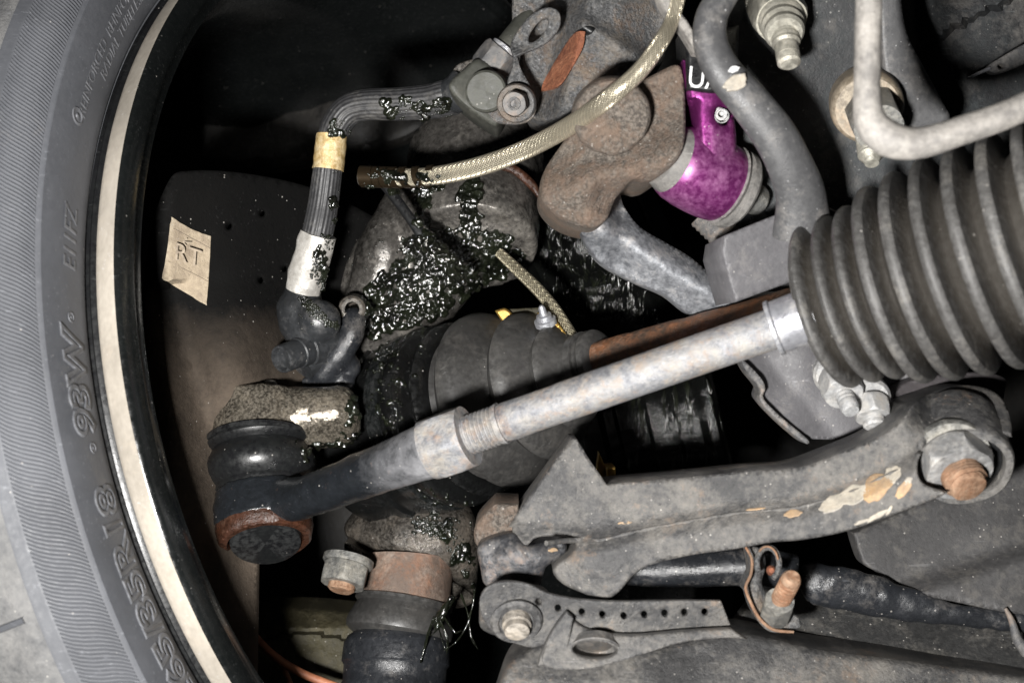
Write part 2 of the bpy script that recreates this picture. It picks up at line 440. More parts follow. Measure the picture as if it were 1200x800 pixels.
M['rod'] = grimy('zinc_rod', (.33, .335, .35), (.13, .133, .145), .45, .25, dust=(.34, .31, .26), dust_amt=.55, rust=(.31, .18, .11), rust_amt=.31, rust_sc=120, speck=.2, bump=.5, dsc=110)
M['thread'] = grimy('thread', (.36, .33, .29), (.20, .18, .155), .5, .3, dust=(.42, .36, .28), dust_amt=.5, rust=(.36, .2, .1), rust_amt=.25, bump=.3)
M['clamp'] = grimy('clamp', (.40, .41, .44), (.24, .24, .26), .35, .5, dust=(.5, .46, .4), dust_amt=.35, rust=(.40, .22, .12), rust_amt=.15, bump=.3)
M['nut'] = grimy('zinc_nut', (.42, .43, .44), (.24, .235, .23), .5, .3, dust=(.42, .38, .32), dust_amt=.45, rust=(.40, .24, .14), rust_amt=.2, bump=.4)
M['darknut'] = grimy('dull_nut', (.20, .20, .19), (.09, .09, .085), .5, .3, dust=(.36, .33, .27), dust_amt=.45, bump=.5, speck=.3)
M['rustbolt'] = grimy('rusty_bolt', (.30, .195, .125), (.15, .085, .05), .7, rust=(.28, .12, .055), rust_amt=.38, dust=(.42, .32, .23), dust_amt=.35, bump=.6)
M['rust'] = grimy('orange_rust', (.34, .12, .055), (.16, .055, .03), .75, dust=(.38, .17, .09), dust_amt=.35, bump=.8)
M['axle'] = grimy('rusty_axle', (.17, .10, .062), (.06, .042, .032), .55, rust=(.28, .11, .045), rust_amt=.38, rust_sc=80, dust=(.3, .22, .17), dust_amt=.25, bump=.6, oil=.3)
M['cv'] = grimy('cv_boot_rubber', (.048, .047, .045), (.031, .030, .029), .42, dust=(.075, .070, .064), dust_amt=.35, speck=.03, bump=.06)
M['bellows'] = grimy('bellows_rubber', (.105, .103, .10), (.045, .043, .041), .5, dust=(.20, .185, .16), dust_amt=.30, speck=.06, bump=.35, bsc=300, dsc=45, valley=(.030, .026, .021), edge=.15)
M['brass'] = grimy('brass', (.58, .36, .09), (.34, .2, .05), .35, .7, dust=(.2, .14, .06), dust_amt=.3, bump=.3)
M['pipe'] = grimy('dusty_pipe', (.30, .285, .265), (.17, .16, .15), .55, dust=(.44, .41, .37), dust_amt=.5, rust=(.36, .25, .16), rust_amt=.12, speck=.12, bump=.35)
M['stab'] = grimy('stabiliser_paint', (.085, .085, .087), (.055, .055, .057), .48, dust=(.21, .195, .18), dust_amt=.3, rust=(.3, .17, .09), rust_amt=.10, speck=.22, speck_col=(.55, .55, .55), bump=.2)
M['purple'] = grimy('purple_anodised', (.25, .036, .195), (.20, .027, .155), .40, .75, dust=(.36, .20, .31), dust_amt=.36, speck=.08, bump=.06, dsc=20, scr=.15, edge=.1)
M['chip'] = grimy('cream_chip', (.56, .51, .42), (.38, .33, .26), .7, dust=(.13, .125, .12), dust_amt=.62, dsc=170, bump=.4)
M['orangechip'] = grimy('ochre_chip', (.46, .28, .13), (.36, .27, .18), .7, dust=(.14, .125, .11), dust_amt=.6, dsc=170, bump=.4)
M['white'] = grimy('white_print', (.8, .8, .8), (.7, .7, .7), .5, bump=.05)
M['yellow'] = grimy('yellow_wire', (.75, .45, .02), (.5, .28, .02), .4, bump=.1)
M['green'] = grimy('olive_cast', (.055, .048, .024), (.03, .026, .014), .6, dust=(.09, .075, .042), dust_amt=.4, speck=.1, bump=.6)
M['greencap'] = grimy('olive_cap', (.050, .051, .042), (.036, .037, .031), .6, dust=(.09, .085, .07), dust_amt=.3, speck=.2, bump=.25)
M['orangerod'] = grimy('orange_rod', (.50, .20, .10), (.32, .12, .07), .5, bump=.3)
M['grey'] = grimy('grey_ring', (.17, .165, .155), (.11, .105, .10), .6, dust=(.25, .23, .21), dust_amt=.4, speck=.2, bump=.4)
M['bottom'] = grimy('bottom_cover', (.045, .045, .044), (.025, .025, .025), .6, dust=(.13, .12, .105), dust_amt=.35, speck=.35, bump=.35)
def grease_mat(nm, rgh, dist):
    m, t, b = nt(nm); n = N(t); co = n('ShaderNodeTexCoord').outputs['Object']
    n.link(n.mix(n.ramp(n.noise(co, 90, 4), .4, .6), (.003, .0035, .0022), (.010, .012, .007)), b.inputs['Base Color'])
    b.inputs['Roughness'].default_value = rgh; b.inputs['Specular IOR Level'].default_value = 1.0
    bp = n('ShaderNodeBump'); bp.inputs['Strength'].default_value = 1.0; bp.inputs['Distance'].default_value = dist
    n.link(n.noise(co, 520, 4, .6), bp.inputs['Height']); n.link(bp.outputs[0], b.inputs['Normal']); return m
M['grease'] = grease_mat('dark_grease', .16, .0005)
M['drop'] = grease_mat('grease_droplet', .26, .0001)
def braid_mat(name, bright, darkc, k=16, pitch=260.):
    m, t, b = nt(name); n = N(t); uv = n('ShaderNodeTexCoord').outputs['UV']
    sp = n('ShaderNodeSeparateXYZ'); n.link(uv, sp.inputs[0])
    U = n.math('MULTIPLY', sp.outputs[0], float(k)); V = n.math('MULTIPLY', sp.outputs[1], pitch)
    a = n.math('FRACT', n.math('ADD', U, V)); c = n.math('FRACT', n.math('SUBTRACT', U, V))
    s1 = n.math('ABSOLUTE', n.math('SUBTRACT', a, .5)); s2 = n.math('ABSOLUTE', n.math('SUBTRACT', c, .5))
    sa = n.ramp(s1, .14, .44, 1, 0); sc = n.ramp(s2, .14, .44, 1, 0)
    # over / under of the strands
    w1 = n.math('SINE', n.math('MULTIPLY', n.math('ADD', U, V), 3.14159)); 
    h = n.math('MAXIMUM', n.math('MULTIPLY', sa, n.math('ADD', .75, n.math('MULTIPLY', w1, .25))), n.math('MULTIPLY', sc, .85))
    co = n('ShaderNodeTexCoord').outputs['Object']
    g = n.ramp(n.noise(co, 60, 4), .35, .65)
    col = n.mix(h, darkc, n.mix(g, tuple(x*.7 for x in bright), bright))
    n.link(col, b.inputs['Base Color']); b.inputs['Metallic'].default_value = .75; b.inputs['Roughness'].default_value = .34
    bp = n('ShaderNodeBump'); bp.inputs['Strength'].default_value = .8; bp.inputs['Distance'].default_value = .0006
    n.link(h, bp.inputs['Height']); n.link(bp.outputs[0], b.inputs['Normal']); return m
M['braid'] = braid_mat('steel_braid', (.90, .82, .64), (.26, .22, .15), 20, 820.)
M['braid2'] = braid_mat('small_braid', (.62, .56, .40), (.05, .035, .02), 14, 720.)

# ================================================================== SETTING
ws = relief('wheel_arch', [(-300, -250, 1), (1500, -250, 1), (1500, 1050, 1), (-300, 1050, 1)],
            lambda x, y: .98+.03*lump(x, y, 220, 1)+.012*lump(x, y, 60, 3), .02, M['arch'], rnd=0, step=30)
tag(ws, None, None, kind='structure')
ib = relief('inner_bulkhead', [(185, -60), (640, -60, 1), (640, 20), (560, 90), (500, 150), (440, 175), (300, 200), (200, 160)],
            lambda x, y: .84+.02*lump(x, y, 120, 6)+.004*lump(x, y, 25, 3)-.00008*(x-400), .02, M['arch'], rnd=14, step=12)
tag(ib, None, None, kind='structure')

# ================================================================== WHEEL AND TYRE
WC = np.array([-0.01886709, 0.69843765, -0.01891591]); WN = np.array([0.81995736, -0.52233083, 0.23418035]); WN /= np.linalg.norm(WN)
WU = np.cross(WN, [0, 0, 1.]); WU /= np.linalg.norm(WU); WV = np.cross(WN, WU)
def wp(th, ax, r): return WC+ax*WN+r*(math.cos(th)*WU+math.sin(th)*WV)
def ring(name, prof, mat, parent, segs=360, mod=None, angle=35):
    V = []; Fc = []
    m = len(prof)
    for i in range(segs):
        th = 2*math.pi*i/segs
        for j, (ax, r) in enumerate(prof): V.append(wp(th, ax, r))
    for i in range(segs):
        i2 = (i+1) % segs
        for j in range(m-1): Fc.append((i*m+j, i2*m+j, i2*m+j+1, i*m+j+1))
    return mk(name, V, Fc, mat, parent, angle=angle)
wheel = bpy.data.objects.new('road_wheel', None); C.objects.link(wheel); wheel.location = WC; wheel['_o'] = WC.tolist(); wheel.empty_display_size = .01
tag(wheel, 'road wheel with black low-profile tyre and pale scuffed rim lip at left edge', 'wheel')
DR = -.0035
prof = [(-.008, .2355), (-.0052, .2362), (-.0042, .2366), (-.0046, .2371), (-.0032, .2377), (-.0020, .2388), (0, .2425), (.0035, .250), (.006, .2566), (.0072, .2625), (.0076, .2650)]
prof = [(a, r+DR) for a, r in prof]
ring('tyre', [(-.012, .2285), (-.0095, .2305)]+prof+[(a, r+DR) for a, r in [(.0070, .2652), (.0062, .2668), (.0045, .2685), (0, .2752), (-.004, .2795), (-.0045, .2800), (-.0050, .2802), (-.0065, .2820), (-.0075, .2826)]], M['tyre'], wheel)
tyre = wheel.children[0]
ring('tread', [(a, r+DR) for a, r in [(-.0075, .2826), (-.0082, .2838), (-.0125, .2860), (-.020, .2875), (-.026, .2885), (-.030, .2892), (-.045, .2910), (-.058, .2917), (-.0585, .286), (-.066, .286), (-.0665, .2922), (-.10, .294), (-.1005, .288), (-.110, .288), (-.1105, .294), (-.16, .293), (-.22, .284), (-.235, .25), (-.235, .22)]], M['tread'], tyre)
# fine slanted serrations moulded in the outer sidewall: real ribs, past counting
V = []; Fc = []
nser = 1100
prf = [(.0066, .2668), (.0050, .2686), (.0030, .2711), (.0003, .2748), (-.0020, .2775), (-.0038, .2793)]
dth = 2*math.pi/nser
for i in range(nser):
    th0 = i*dth; s = len(V)
    for j, (ax, r) in enumerate(prf):
        r += DR
        sh = -0.040*j/5
        V += [wp(th0+sh, ax, r), wp(th0+sh+dth*.30, ax+.00026, r+.00026), wp(th0+sh+dth*.62, ax, r)]
    for j in range(5):
        for k in range(2): Fc.append((s+j*3+k, s+j*3+k+1, s+j*3+4+k, s+j*3+3+k))
o = mk('serration', V, Fc, M['tyre'], tyre, angle=60); o['kind'] = 'stuff'
# tread cross grooves are cut as sunk dark sipes on the shoulder
for k in range(0, 52):
    th = k*2*math.pi/52+.02
    V = []
    for ax, r in ((-.0098, .2848), (-.020, .2875), (-.040, .29045), (-.0575, .2918)):
        r += DR
        for dt, up in ((-.0042, .0004), (-.0030, .0012), (.0030, .0012), (.0042, .0004)): V.append(wp(th+dt-.3*(ax+.026), ax, r+up))
    o = mk('tread_bar', V, [(a*4+b, a*4+b+1, a*4+b+5, a*4+b+4) for a in range(3) for b in range(3)], M['tyre'], tyre, angle=30)
ring('rim_lip', [(-.0004, .2306), (.0, .2316), (.0008, .2321), (.0024, .2323), (.0084, .2325), (.0100, .2322)], M['lip'], wheel)
ring('rim_barrel', [(.0100, .2321), (.0108, .2314), (.0112, .2300), (.0110, .2270), (.0104, .2235), (.0098, .2222), (.0090, .2215), (.0080, .2180), (.0040, .2165), (-.02, .2150), (-.03, .208), (-.05, .205), (-.12, .205), (-.16, .200), (-.19, .205), (-.22, .215)], M['blackgloss'], wheel)
ring('bead_groove', [(.0, .2300), (-.0012, .2320), (-.0020, .2326), (-.0030, .2322), (-.0046, .2330), (-.0060, .2326)], M['boot'], wheel)
# raised lettering on the sidewall
def text_mesh(s, size, extrude=0.02, off=0.0, bold=False, res=4, outline=0):
    cu = bpy.data.curves.new('t', 'FONT'); cu.body = s; cu.size = size; cu.extrude = extrude; cu.resolution_u = res; cu.offset = off
    cu.align_x = 'CENTER'; cu.align_y = 'CENTER'
    if outline: cu.fill_mode = 'NONE'; cu.extrude = 0; cu.bevel_depth = outline; cu.bevel_resolution = 1; cu.offset = .0003
    o = bpy.data.objects.new('t', cu); C.objects.link(o)
    dg = bpy.context.evaluated_depsgraph_get(); me = o.evaluated_get(dg).to_mesh()
    V = [tuple(v.co) for v in me.vertices]; Fc = [tuple(p.vertices) for p in me.polygons]
    o.evaluated_get(dg).to_mesh_clear(); bpy.data.objects.remove(o); bpy.data.curves.remove(cu)
    return np.array(V), Fc
TP = [(a, b) for a, b in prof]
def side_ax(r):
    rs = [p[1] for p in TP]; return float(np.interp(r, rs, [p[0] for p in TP]))
def ang_at(px, py, r, ax):
    best = None
    for th in np.linspace(0, 2*math.pi, 7200):
        q = wp(th, ax, r); x = 600+F*q[0]/q[1]; y = 400-F*q[2]/q[1]
        d = (x-px)**2+(y-py)**2
        if best is None or d < best[0]: best = (d, th, r)
    return best[1]
s1 = wp(1.0, 0, .25); s2 = wp(1.001, 0, .25)
def arc_text(s, px, py, rc, size, wide=1.0, name='lettering', mat='tyre', lift=.0006, outline=0):
    th0 = ang_at(px, py, rc, side_ax(rc)+.0)
    V, Fc = text_mesh(s, size, .0004/1, off=0, outline=outline)
    # direction of reading: upwards in the picture
    a = wp(th0+.01, 0, rc); b = wp(th0, 0, rc); dirn = 1 if (a[2]-b[2]) > 0 else -1
    W = []
    for x, y, z in V:
        r = rc+y; th = th0+dirn*x*wide/rc
        n = (z+.0001) if outline else lift*(1 if z > 0 else -.6)
        W.append(wp(th, side_ax(r)+n, r+n*.5))
    o = mk(name, W, Fc, M[mat], tyre, angle=30)
    return o
M['tyretext'] = grimy('tyre_lettering', (.118, .121, .131), (.10, .103, .112), .58, dust=(.2, .19, .18), dust_amt=.2, bump=.1)
def outlined(s, px, py, rc, size, wide=1.0):
    # moulded outline letters: raised letter with a sunken-looking core
    arc_text(s, px, py, rc, size, wide, mat='tyretext', outline=.0011)
arc_text('E11FZ', 78, 279, .2455, .0112, .82, mat='tyretext', lift=.0006)
outlined('93W', 89, 449, .2460, .0170, 1.05)
outlined('265/35R18', 159, 708, .2440, .0178, 1.08)
arc_text('REINFORCED  REINFORCED', 114, 40, .2478, .0062, 1.0, mat='tyretext', lift=.0004)
arc_text('RADIAL TUBELESS', 124, 30, .2420, .0062, 1.0, mat='tyretext', lift=.0004)
for (x, y, rr) in ((90, 136, .0022), (77, 372, .0013), (104, 526, .0014)):
    r0 = .2500 if y < 200 else .2463 if y < 400 else .2445
    th0 = ang_at(x, y, r0, side_ax(r0)); V = []; Fc = []
    for j, (q, h) in enumerate(((1.6, .0001), (1.3, .0006), (1.0, .0001), (.55, .0001), (.3, .0007), (0.02, .0009))):
        for k in range(16):
            an = k*math.pi/8; r = r0+q*rr*math.sin(an); V.append(wp(th0+q*rr*math.cos(an)/r0, side_ax(r)+h, r+h*.5))
    for j in range(5):
        for k in range(16): Fc.append((j*16+k, (j+1)*16+k, (j+1)*16+(k+1) % 16, j*16+(k+1) % 16))
    mk('moulded_dot', V, Fc, M['tyretext'], tyre)

# ================================================================== BRAKE SHIELD WITH PAPER STICKER
dsd = lambda x, y: .575+.00030*np.clip(x-200, 0, 400)-.00011*np.clip(y-330, 0, 400)+.010*np.exp(-((x-(215+.30*(y-400)))/22.)**2)*(y > 330)-.012*np.exp(-((x-285)/45.)**2-((y-400)/90.)**2)+.0015*lump(x, y, 70, 2)
ds = thing('dust_shield', 'dirty brown curved dust shield inside the wheel, carrying a paper sticker', 'dust shield', 260, 450, .66)
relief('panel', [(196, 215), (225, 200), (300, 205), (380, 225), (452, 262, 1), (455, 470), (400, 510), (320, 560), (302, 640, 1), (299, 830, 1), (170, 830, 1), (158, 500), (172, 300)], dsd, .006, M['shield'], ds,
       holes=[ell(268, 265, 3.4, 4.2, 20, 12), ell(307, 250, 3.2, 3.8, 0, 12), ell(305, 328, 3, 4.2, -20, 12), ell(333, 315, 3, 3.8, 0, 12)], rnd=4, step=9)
stk = relief('sticker', [(201, 254, 1), (224, 268), (247, 277, 1), (245, 318), (242, 358, 1), (216, 342), (190, 326, 1), (196, 290)], lambda x, y: dsd(x, y)-.0012, .0008, M['paper'], ds, rnd=0, step=5, wob=.8)
def flat_text(s, cx, cy, h, d, mat, parent, rot=0, shear=0, sx=1, name='lettering', thick=.0004, tilt=(0, 0)):
    V, Fc = text_mesh(s, h, 1.0); c, sn = math.cos(math.radians(rot)), math.sin(math.radians(rot)); W = []
    for x, y, z in V:
        x *= sx; u = x*c+y*sn; v = -y*c+x*sn; v += shear*u
        dep = d+tilt[0]*u+tilt[1]*v
        if callable(d): pass
        W.append(P(cx+u, cy+v, dep+(-thick if z > 0 else 0)))
    return mk(name, W, Fc, M[mat], parent, angle=30)
flat_text('RT', 220, 300, 30, dsd(np.array([220.]), np.array([300.]))[0]-.0042, 'ink', stk, rot=4, shear=.25, sx=.9, tilt=(.00022, 0))
flat_text('\u2190', 219, 284, 14, dsd(np.array([220.]), np.array([284.]))[0]-.0036, 'ink', stk, rot=8)
for (xa, ya, xb, yb) in ((203, 268, 246, 291), (197, 306, 244, 330)):
    tube('ruled_line', [(xx, yy, float(dsd(np.array([xx*1.]), np.array([yy*1.]))[0])-.0016, .45) for xx, yy in ((xa, ya), ((xa+xb)/2, (ya+yb)/2), (xb, yb))], M['ink'], stk, segs=6, n=3)
tube('crack', [(308, 324, .630, .8), (316, 320, .631, 1.0), (322, 312, .632, .8), (321, 306, .632, .6)], M['boot'], ds, segs=6, n=3)

# yellow tie and sensor wire above the joint
tw = thing('wire_clip', 'tiny yellow clip on a thin black wire above the outer joint', 'wire clip', 285, 440, .60)
tube('wire', [(322, 380, .62, 1.2), (305, 395, .62, 1.2), (293, 420, .61, 1.3), (288, 440, .60, 1.3), (285, 460, .60, 1.3)], M['boot'], tw, segs=8)
relief('clip', [(276, 447), (284, 440), (291, 441), (290, 446), (281, 451)], lambda x, y: .600+0*x, .003, M['yellow'], tw, rnd=2, step=2)

# ================================================================== UPPER HOSE
uh = thing('brake_hose', 'thick ribbed black rubber hose with gold band, bent over at the top', 'hose', 385, 150, .585)
hd = .588
rib = lambda th, L, u: 1+.02*math.cos(th*22)
tube('hose', [(534, 113, .575, 21), (520, 116, .575, 21), (505, 119, .577, 20), (470, 122, .58, 19), (430, 123, .583, 18), (408, 130, .585, 18), (394, 148, .586, 17.5), (388, 166, .586, 16.5), (384, 200, .586, 17), (379, 238, .588, 17.5), (374, 265, .588, 18), (369, 285, .59, 18)], M['hose'], uh, segs=132, n=8, mod=rib)
tube('marking_band', [(388.6, 158, .586, 18), (387, 176, .586, 18.3), (384.5, 199, .586, 18.4)], M['goldband'], uh, segs=32, rough=.0004, rs=400)
tube('sleeve', [(373, 274, .588, 21), (366, 300, .59, 22), (360, 320, .592, 22), (355, 340, .594, 21)], M['whiteband'], uh, segs=32, rough=.0008, rs=250)
tube('end_socket', [(548, 100, .572, 24), (540, 108, .572, 24), (528, 113, .574, 21)], M['plastic'], uh, segs=32, n=4)
# lower elbow
el = thing('sensor_housing', 'smooth black plastic elbow housing with a short open spout, under the ribbed hose', 'hose fitting', 360, 390, .60)
cast('elbow', [('cap', [(356, 336, .598, 20), (352, 362, .598, 27), (362, 385, .598, 31), (385, 400, .602, 24)]), ('cap', [(340, 360, .597, 17), (345, 380, .597, 19)]), ('ball', 374, 376, .592, 26)], M['plastic'], el, voxel=.0012)
lathe('spout', (372, 405, .598), (329, 421, .582), [(0, 20), (.3, 20), (.32, 18), (.55, 18), (.57, 16.5), (.97, 16.5), (1, 15.5), (1, 13), (.9, 11.5), (.86, 0.01)], M['plastic'], el, segs=40)
lathe('collar', (384, 400, .606), (352, 428, .598), [(0, 24), (.2, 27), (.25, 25), (.4, 27), (.46, 25), (.6, 26), (.65, 22), (1, 19)], M['plastic'], el, segs=40)
cast('mounting_foot', [('cap', [(378, 440, .602, 14), (398, 415, .60, 16), (412, 392, .60, 15), (414, 375, .602, 16)]), ('cap', [(360, 448, .604, 8), (405, 448, .604, 12)]), ('cap', [(388, 400, .60, 14), (410, 430, .606, 14)])], M['blackpaint'], el, voxel=.0012)

# ================================================================== KNUCKLE
kn = thing('steering_knuckle', 'grey cast aluminium steering knuckle smeared with black grease, behind the braided hose', 'knuckle', 500, 300, .63)
cast('body', [('cyl', (558, 180, .655), (552, 292, .620), 80, 78), ('cap', [(500, 240, .625, 44), (560, 262, .625, 52)]),
              ('cap', [(478, 235, .63, 28), (452, 292, .625, 34), (440, 340, .625, 34), (432, 400, .64, 38)]),
              ('cap', [(520, 300, .635, 55), (480, 350, .64, 55), (470, 400, .66, 50)]), ('cap', [(440, 300, .64, 30), (416, 350, .64, 24), (412, 420, .64, 22)]),
              ('cap', [(500, 270, .62, 30), (590, 262, .62, 34)])], M['cast'], kn, voxel=.0014, rough=.0006, rs=90, rough2=.0001, smooth=14)
lathe('threaded_hole', (417, 362, .625), (412.5, 362, .598), [(0, 19), (.8, 17), (.97, 15), (1, 12), (1, 8.2), (.9, 7.4), (.85, 8.4), (.78, 7.4), (.70, 8.4), (.6, 7.4), (.5, 8.2), (.4, 0.01)], M['castdark'], kn, segs=36)
relief('rim_seal', [(536, 190), (560, 185), (600, 192), (628, 214), (632, 232), (622, 222), (598, 202), (560, 195)], lambda x, y: .605+.0001*(x-560), .006, M['ringrust'], kn, rnd=3, step=4)
# strap across it
st = thing('sensor_strap', 'narrow black strap running diagonally across the greasy knuckle', 'strap', 500, 270, .585)
tube('strap', [(430, 196, .585, 5), (455, 222, .583, 6), (480, 255, .580, 6), (500, 283, .578, 7), (520, 303, .576, 7), (541, 327, .578, 6)], M['boot'], st, segs=12, flat=.5)
tube('shiny_sleeve', [(500, 282, .575, 5.6), (512, 296, .5735, 6.2), (530, 316, .5735, 6), (538, 325, .575, 4)], M['whiteband'], st, segs=12, flat=.6, rough=.0005, rs=500)

# braided brake hose
bh = thing('braided_hose', 'long pale gold braided steel hose curving up across the middle to the top', 'hose', 600, 180, .545)
hc = [(426, 207, .578, 10.5), (445, 207.5, .576, 10.5), (470, 208, .572, 10.5), (510, 206, .565, 11), (560, 195.5, .553, 11.5), (612, 177, .54, 11.3), (662, 151, .518, 11.3), (710, 118, .490, 11), (748, 85, .485, 10.2), (774, 50, .485, 9.5), (789, 20, .49, 8.5), (800, -25, .49, 8.5)]
tube('braid', hc, M['braid'], bh, segs=48, n=12)
S = catmull([list(P(x, y, d))+[r*d/F] for x, y, d, r in hc[:5]], 60)
# wound flat spring over the hose end
V = []; Fc = []
cs = S[:, :3]; T = np.gradient(cs, axis=0); T /= np.linalg.norm(T, axis=1)[:, None]
turns = 7.2; mmax = 178; npt = 420
ia = np.linspace(0, mmax, npt)
for q in range(npt):
    i = ia[q]; j = int(i); c = cs[j]*(1-(i-j))+cs[j+1]*(i-j); t = T[j]; a = np.cross(t, [0, 1, 0]); a /= np.linalg.norm(a); b = np.cross(t, a)
    th = 2*math.pi*turns*q/npt; r = S[j, 3]
    e = math.cos(th)*a+math.sin(th)*b
    for du, dr in ((-.0016, .0001), (-.0014, .0008), (.0014, .0008), (.0016, .0001)): V.append(c+e*(r+dr)+t*du)
for q in range(npt-1):
    for k in range(3): Fc.append((q*4+k, q*4+k+1, q*4+k+5, q*4+k+4))
mk('spiral_guard', V, Fc, M['braid2'], bh, angle=30)
lathe('end_cap', (432, 207.5, .578), (422, 207, .579), [(0, 12), (.7, 12), (1, 10), (1, .01)], M['castdark'], bh, segs=24)

sb = tube('small_braided_hose', [(585, 296, .61, 6), (606, 316, .605, 7), (628, 337, .60, 7.5), (648, 360, .595, 7.5), (664, 384, .59, 7.5), (676, 404, .588, 7.5), (690, 425, .59, 7.5)], M['braid2'], segs=32, n=10)
tag(sb, 'short thin braided hose dropping behind the rubber boot near the brass bracket', 'hose')

# ================================================================== BANJO BLOCK AND HOSE BRACKET (top centre)
bb = thing('hose_union', 'dark olive hose union block with a ridged hexagonal nut at upper centre', 'hose fitting', 565, 105, .56)
relief('block', [(527, 97), (545, 80), (560, 69), (580, 80), (594, 100), (596, 122), (585, 146), (575, 146), (548, 128), (530, 110)], lambda x, y: .552+.00012*(x-560), .03, M['greencap'], bb, rnd=7, step=5)
lathe('round_cap', (573, 108, .560), (569, 107, .545), [(0, 25), (.75, 24.5), (.95, 23.5), (1, 21), (1, .01)], M['greencap'], bb, segs=40)
hexnut('union_nut', (569, 84, .562), (590, 58, .560), 23, M['steel'], bb, phase=.1)
lathe('white_ring', (589, 60, .560), (593, 55, .560), [(0, 15), (.2, 17), (.8, 17), (1, 15)], M['clamp'], bb, segs=32)
tube('rubber_sleeve', [(590, 60, .561, 14), (600, 47, .562, 14), (612, 30, .565, 13), (625, 5, .57, 12), (632, -30, .57, 12)], M['greencap'], bb, segs=28)
relief('rear_ear', [(531, 84), (536, 76), (552, 70), (566, 68), (560, 76), (545, 86), (534, 90)], lambda x, y: .570+0*x, .002, M['castdark'], bb, rnd=1, step=3)
hb = thing('hose_bracket', 'grey steel hose bracket with oval eyelet and bolted foot beside the union block', 'bracket', 615, 80, .54)
relief('plate', [(548, 100, 1), (575, 118), (590, 108), (596, 90), (600, 78), (601, 66, 1), (598, 55), (604, 40), (622, 18), (640, 9), (654, 13), (657, 27), (650, 42), (635, 54), (618, 61), (606, 66, 1), (611, 82), (621, 100), (628, 115), (628, 130), (620, 142), (600, 146), (580, 143, 1), (565, 130, 1)],
       lambda x, y: .548-.0001*(x-600)+.00005*(y-80)-.004*np.exp(-((y-66)/8.)**2), .0022, M['steel2'], hb, holes=[ell(631, 36, 17, 6.5, -52, 22)], rnd=2.5, step=4)
lathe('washer', (606, 121, .548), (604, 121.5, .541), [(0, 23), (.6, 23), (.8, 21), (.8, 16), (.5, 15.5), (.5, .01)], M['steel2'], hb, segs=40)
hexnut('bolt_head', (607, 120, .545), (602.5, 122, .533), 15, M['steel'], hb, phase=.2)
lathe('bolt_socket', (602.8, 121.9, .5335), (602.0, 122, .5322), [(0, 8), (1, 8), (1, 4.5), (.4, 4), (.4, .01)], M['steel2'], hb, segs=12)

# ================================================================== UPPER STEEL ARM
ua = thing('upper_arm', 'large speckled grey and rusty brown stamped steel arm at top centre', 'suspension arm', 690, 110, .53)
def dA(x, y):
    cre = np.clip((x-(635+.25*(110-y)))/28., 0, 1)
    return .566-.020*cre+.00006*(x-650)+.010*np.clip((x-725)/45., 0, 1)+.0010*lump(x, y, 26, 4)-.006*np.exp(-((y-10-(x-650)*.6)/14.)**2)*(x > 640)
relief('bracket_plate', [(604, -60, 1), (600, 10), (606, 60), (612, 105), (622, 136), (642, 141), (672, 132), (700, 116), (730, 105), (766, 84), (782, 50), (778, -60, 1)], dA, .03, M['steel2'], ua,
       holes=[], rnd=6, step=5, rough=.0003, rs=6)
relief('rust_strip', [(634, 106, 1), (640, 90), (670, 42), (686, 37, 1), (683, 56), (670, 80), (656, 100)], lambda x, y: dA(x, y)-.0042, .006, M['rust'], ua, rnd=1.2, step=3, rough=.0006, rs=5)
tag(relief('slot', [(672, 40), (680, 34), (690, 31), (697, 34), (692, 40), (680, 42)], lambda x, y: dA(x, y)-.0010, .002, M['boot'], ua, rnd=1, step=3), None, None)
def dB(x, y):
    e = np.hypot((x-720)*.9+(y-138)*.25, (y-138)*.85)
    dome = .010*np.clip(1-(e/46.)**4, 0, 1)
    return .517+.010*np.clip((690-x)/60., 0, 1)-.005*np.clip((x-760)/40., 0, 1)-dome*.25-.009*np.exp(-((y-(232-.35*(x-640)))/28.)**2)+.008*np.exp(-((x-715)/22.)**2-((y-232)/20.)**2)
relief('rusty_plate', [(652, 178), (670, 155), (700, 128), (735, 104), (765, 88), (792, 76), (800, 88), (803, 125), (802, 165), (792, 190), (770, 208), (756, 213), (742, 211), (730, 222), (720, 235), (711, 256), (696, 267), (676, 265), (655, 256), (638, 240), (632, 222), (638, 200)],
       dB, .055, M['rustarm'], ua, rnd=7, step=4, rough=.0009, rs=13)
lathe('bushing_dome', (716, 135, .512), (718, 137, .5035), [(0, 46), (.6, 45), (.85, 43), (.96, 40), (1, 35), (1.02, 20), (1.03, .01)], M['rustarm'], ua, segs=56, rough=.0006, rs=180)
# lit twisted arm below
ta = relief('twisted_arm', [(722, 225), (727, 228, 1), (732, 243), (750, 266), (780, 284), (810, 302), (837, 326), (856, 350, 1), (862, 372, 1), (816, 371), (780, 346), (750, 333), (711, 313), (692, 294), (681, 272), (680, 255), (700, 240)],
            lambda x, y: .548+.00012*(x-700)-.012*np.exp(-((y-(262+.62*(x-700)))/26.)**2)+.004*np.exp(-((x-727)/14.)**2),   .014, M['greyarm'], rnd=2.5, step=4, rough=.0008, rs=18)
tag(ta, 'pale blue-grey twisted steel arm below the rusty arm, left of the purple link', 'suspension arm')

